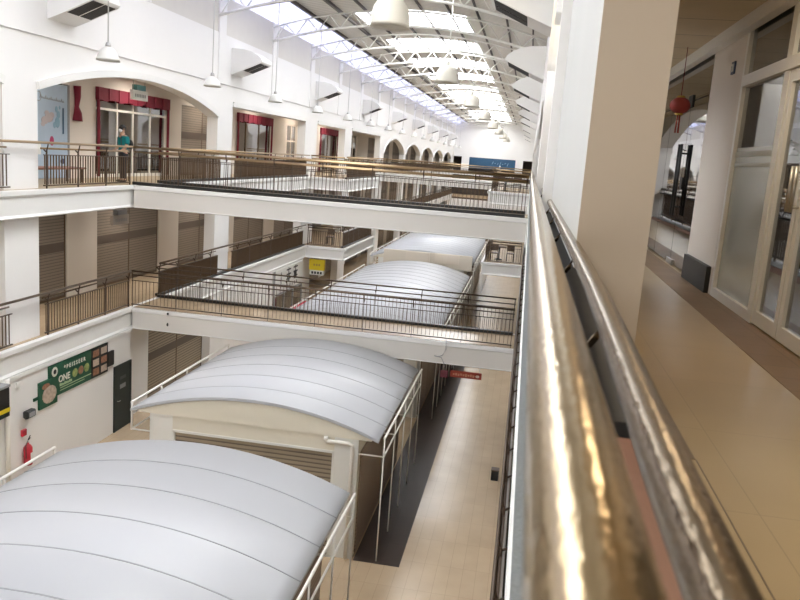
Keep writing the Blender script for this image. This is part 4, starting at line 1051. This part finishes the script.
def fill_light(label, x, y, zc, power, group, col=(1, .82, .58)):  # invented fixtures out of view, added to brighten the corridors
    r = thing('corridor_fill_light', label, 'fill light', (x, y, zc - .06), group)
    MB().lathe([(.2, 0), (.24, 0), (.24, .06), (.2, .06)], (x, y, zc - .06), 20).build('rim', METAL, r)
    MB().lathe([(0, .015), (.2, .015), (.2, .03), (0, .03)], (x, y, zc - .06), 20).build('diffuser', fill_m, r)
    L = bpy.data.lights.new('lamp', 'AREA'); L.shape = 'DISK'; L.size = .4; L.energy = power; L.color = col
    o = bpy.data.objects.new('lamp', L); COL.objects.link(o); o.location = (x, y, zc - .07)
for k, y in enumerate((-7., -1.5, 2.6, 7.4)):
    fill_light('added unseen warm fill light above the right top floor corridor, %s from the near end' % ORD[k], 1.55, y, 11.28, FILL_W, 'added warm corridor fill lights')
for nm, zc, ys_ in (('ground floor', F2 - SL, (24.2, 27.5, 34., 40., 46.)), ('middle floor', F3 - SL, (13.5, 20., 26.5, 33., 39.5, 46.)), ('top floor', 11.3, (14., 20.5, 27., 33.5, 40., 47., 54., 61.))):
    for k, y in enumerate(ys_):
        fill_light('added fill light over the left %s corridor, %s from the near end' % (nm, ORD[k]), -13.6, y, zc, 38 if zc > 10 else 22, 'added left corridor fill lights', (1, .9, .8))

# ------------------------------------------------------------------ camera
R = [[0.98, 0, 0]] * 3
def setup(f, yv, roll):
    d = Vector((yv[0] - 400, yv[1] - 300, f)).normalized(); r_ = math.radians(roll)
    x_ = Vector((math.cos(r_), math.sin(r_), 0)); n_ = d.cross(x_).normalized()
    if n_.y < 0: n_ = -n_
    x_ = n_.cross(d)
    if x_.x < 0: x_ = -x_
    return x_, d, -n_       # world X, Y, Z in image axes (right, down, forward)
FPX = 780.
wx, wy, wz = setup(FPX, (531, 166), 4.3)
right = Vector((wx.x, wy.x, wz.x)); down = Vector((wx.y, wy.y, wz.y)); fwd = Vector((wx.z, wy.z, wz.z))
cam = bpy.data.cameras.new('Camera'); co = bpy.data.objects.new('Camera', cam); COL.objects.link(co)
M = Matrix((( right.x, -down.x, -fwd.x, 0), (right.y, -down.y, -fwd.y, 0), (right.z, -down.z, -fwd.z, 9.3), (0, 0, 0, 1)))
co.matrix_world = M
cam.sensor_width = 36; cam.lens = FPX * 36 / 800; cam.clip_start = .02; cam.clip_end = 400
cam.dof.use_dof = True; cam.dof.focus_distance = 22; cam.dof.aperture_fstop = 6
scene.camera = co
vs = scene.view_settings; vs.view_transform = 'Standard'; vs.look = 'None'; vs.gamma = 1; vs.use_curve_mapping = False; vs.exposure = .54
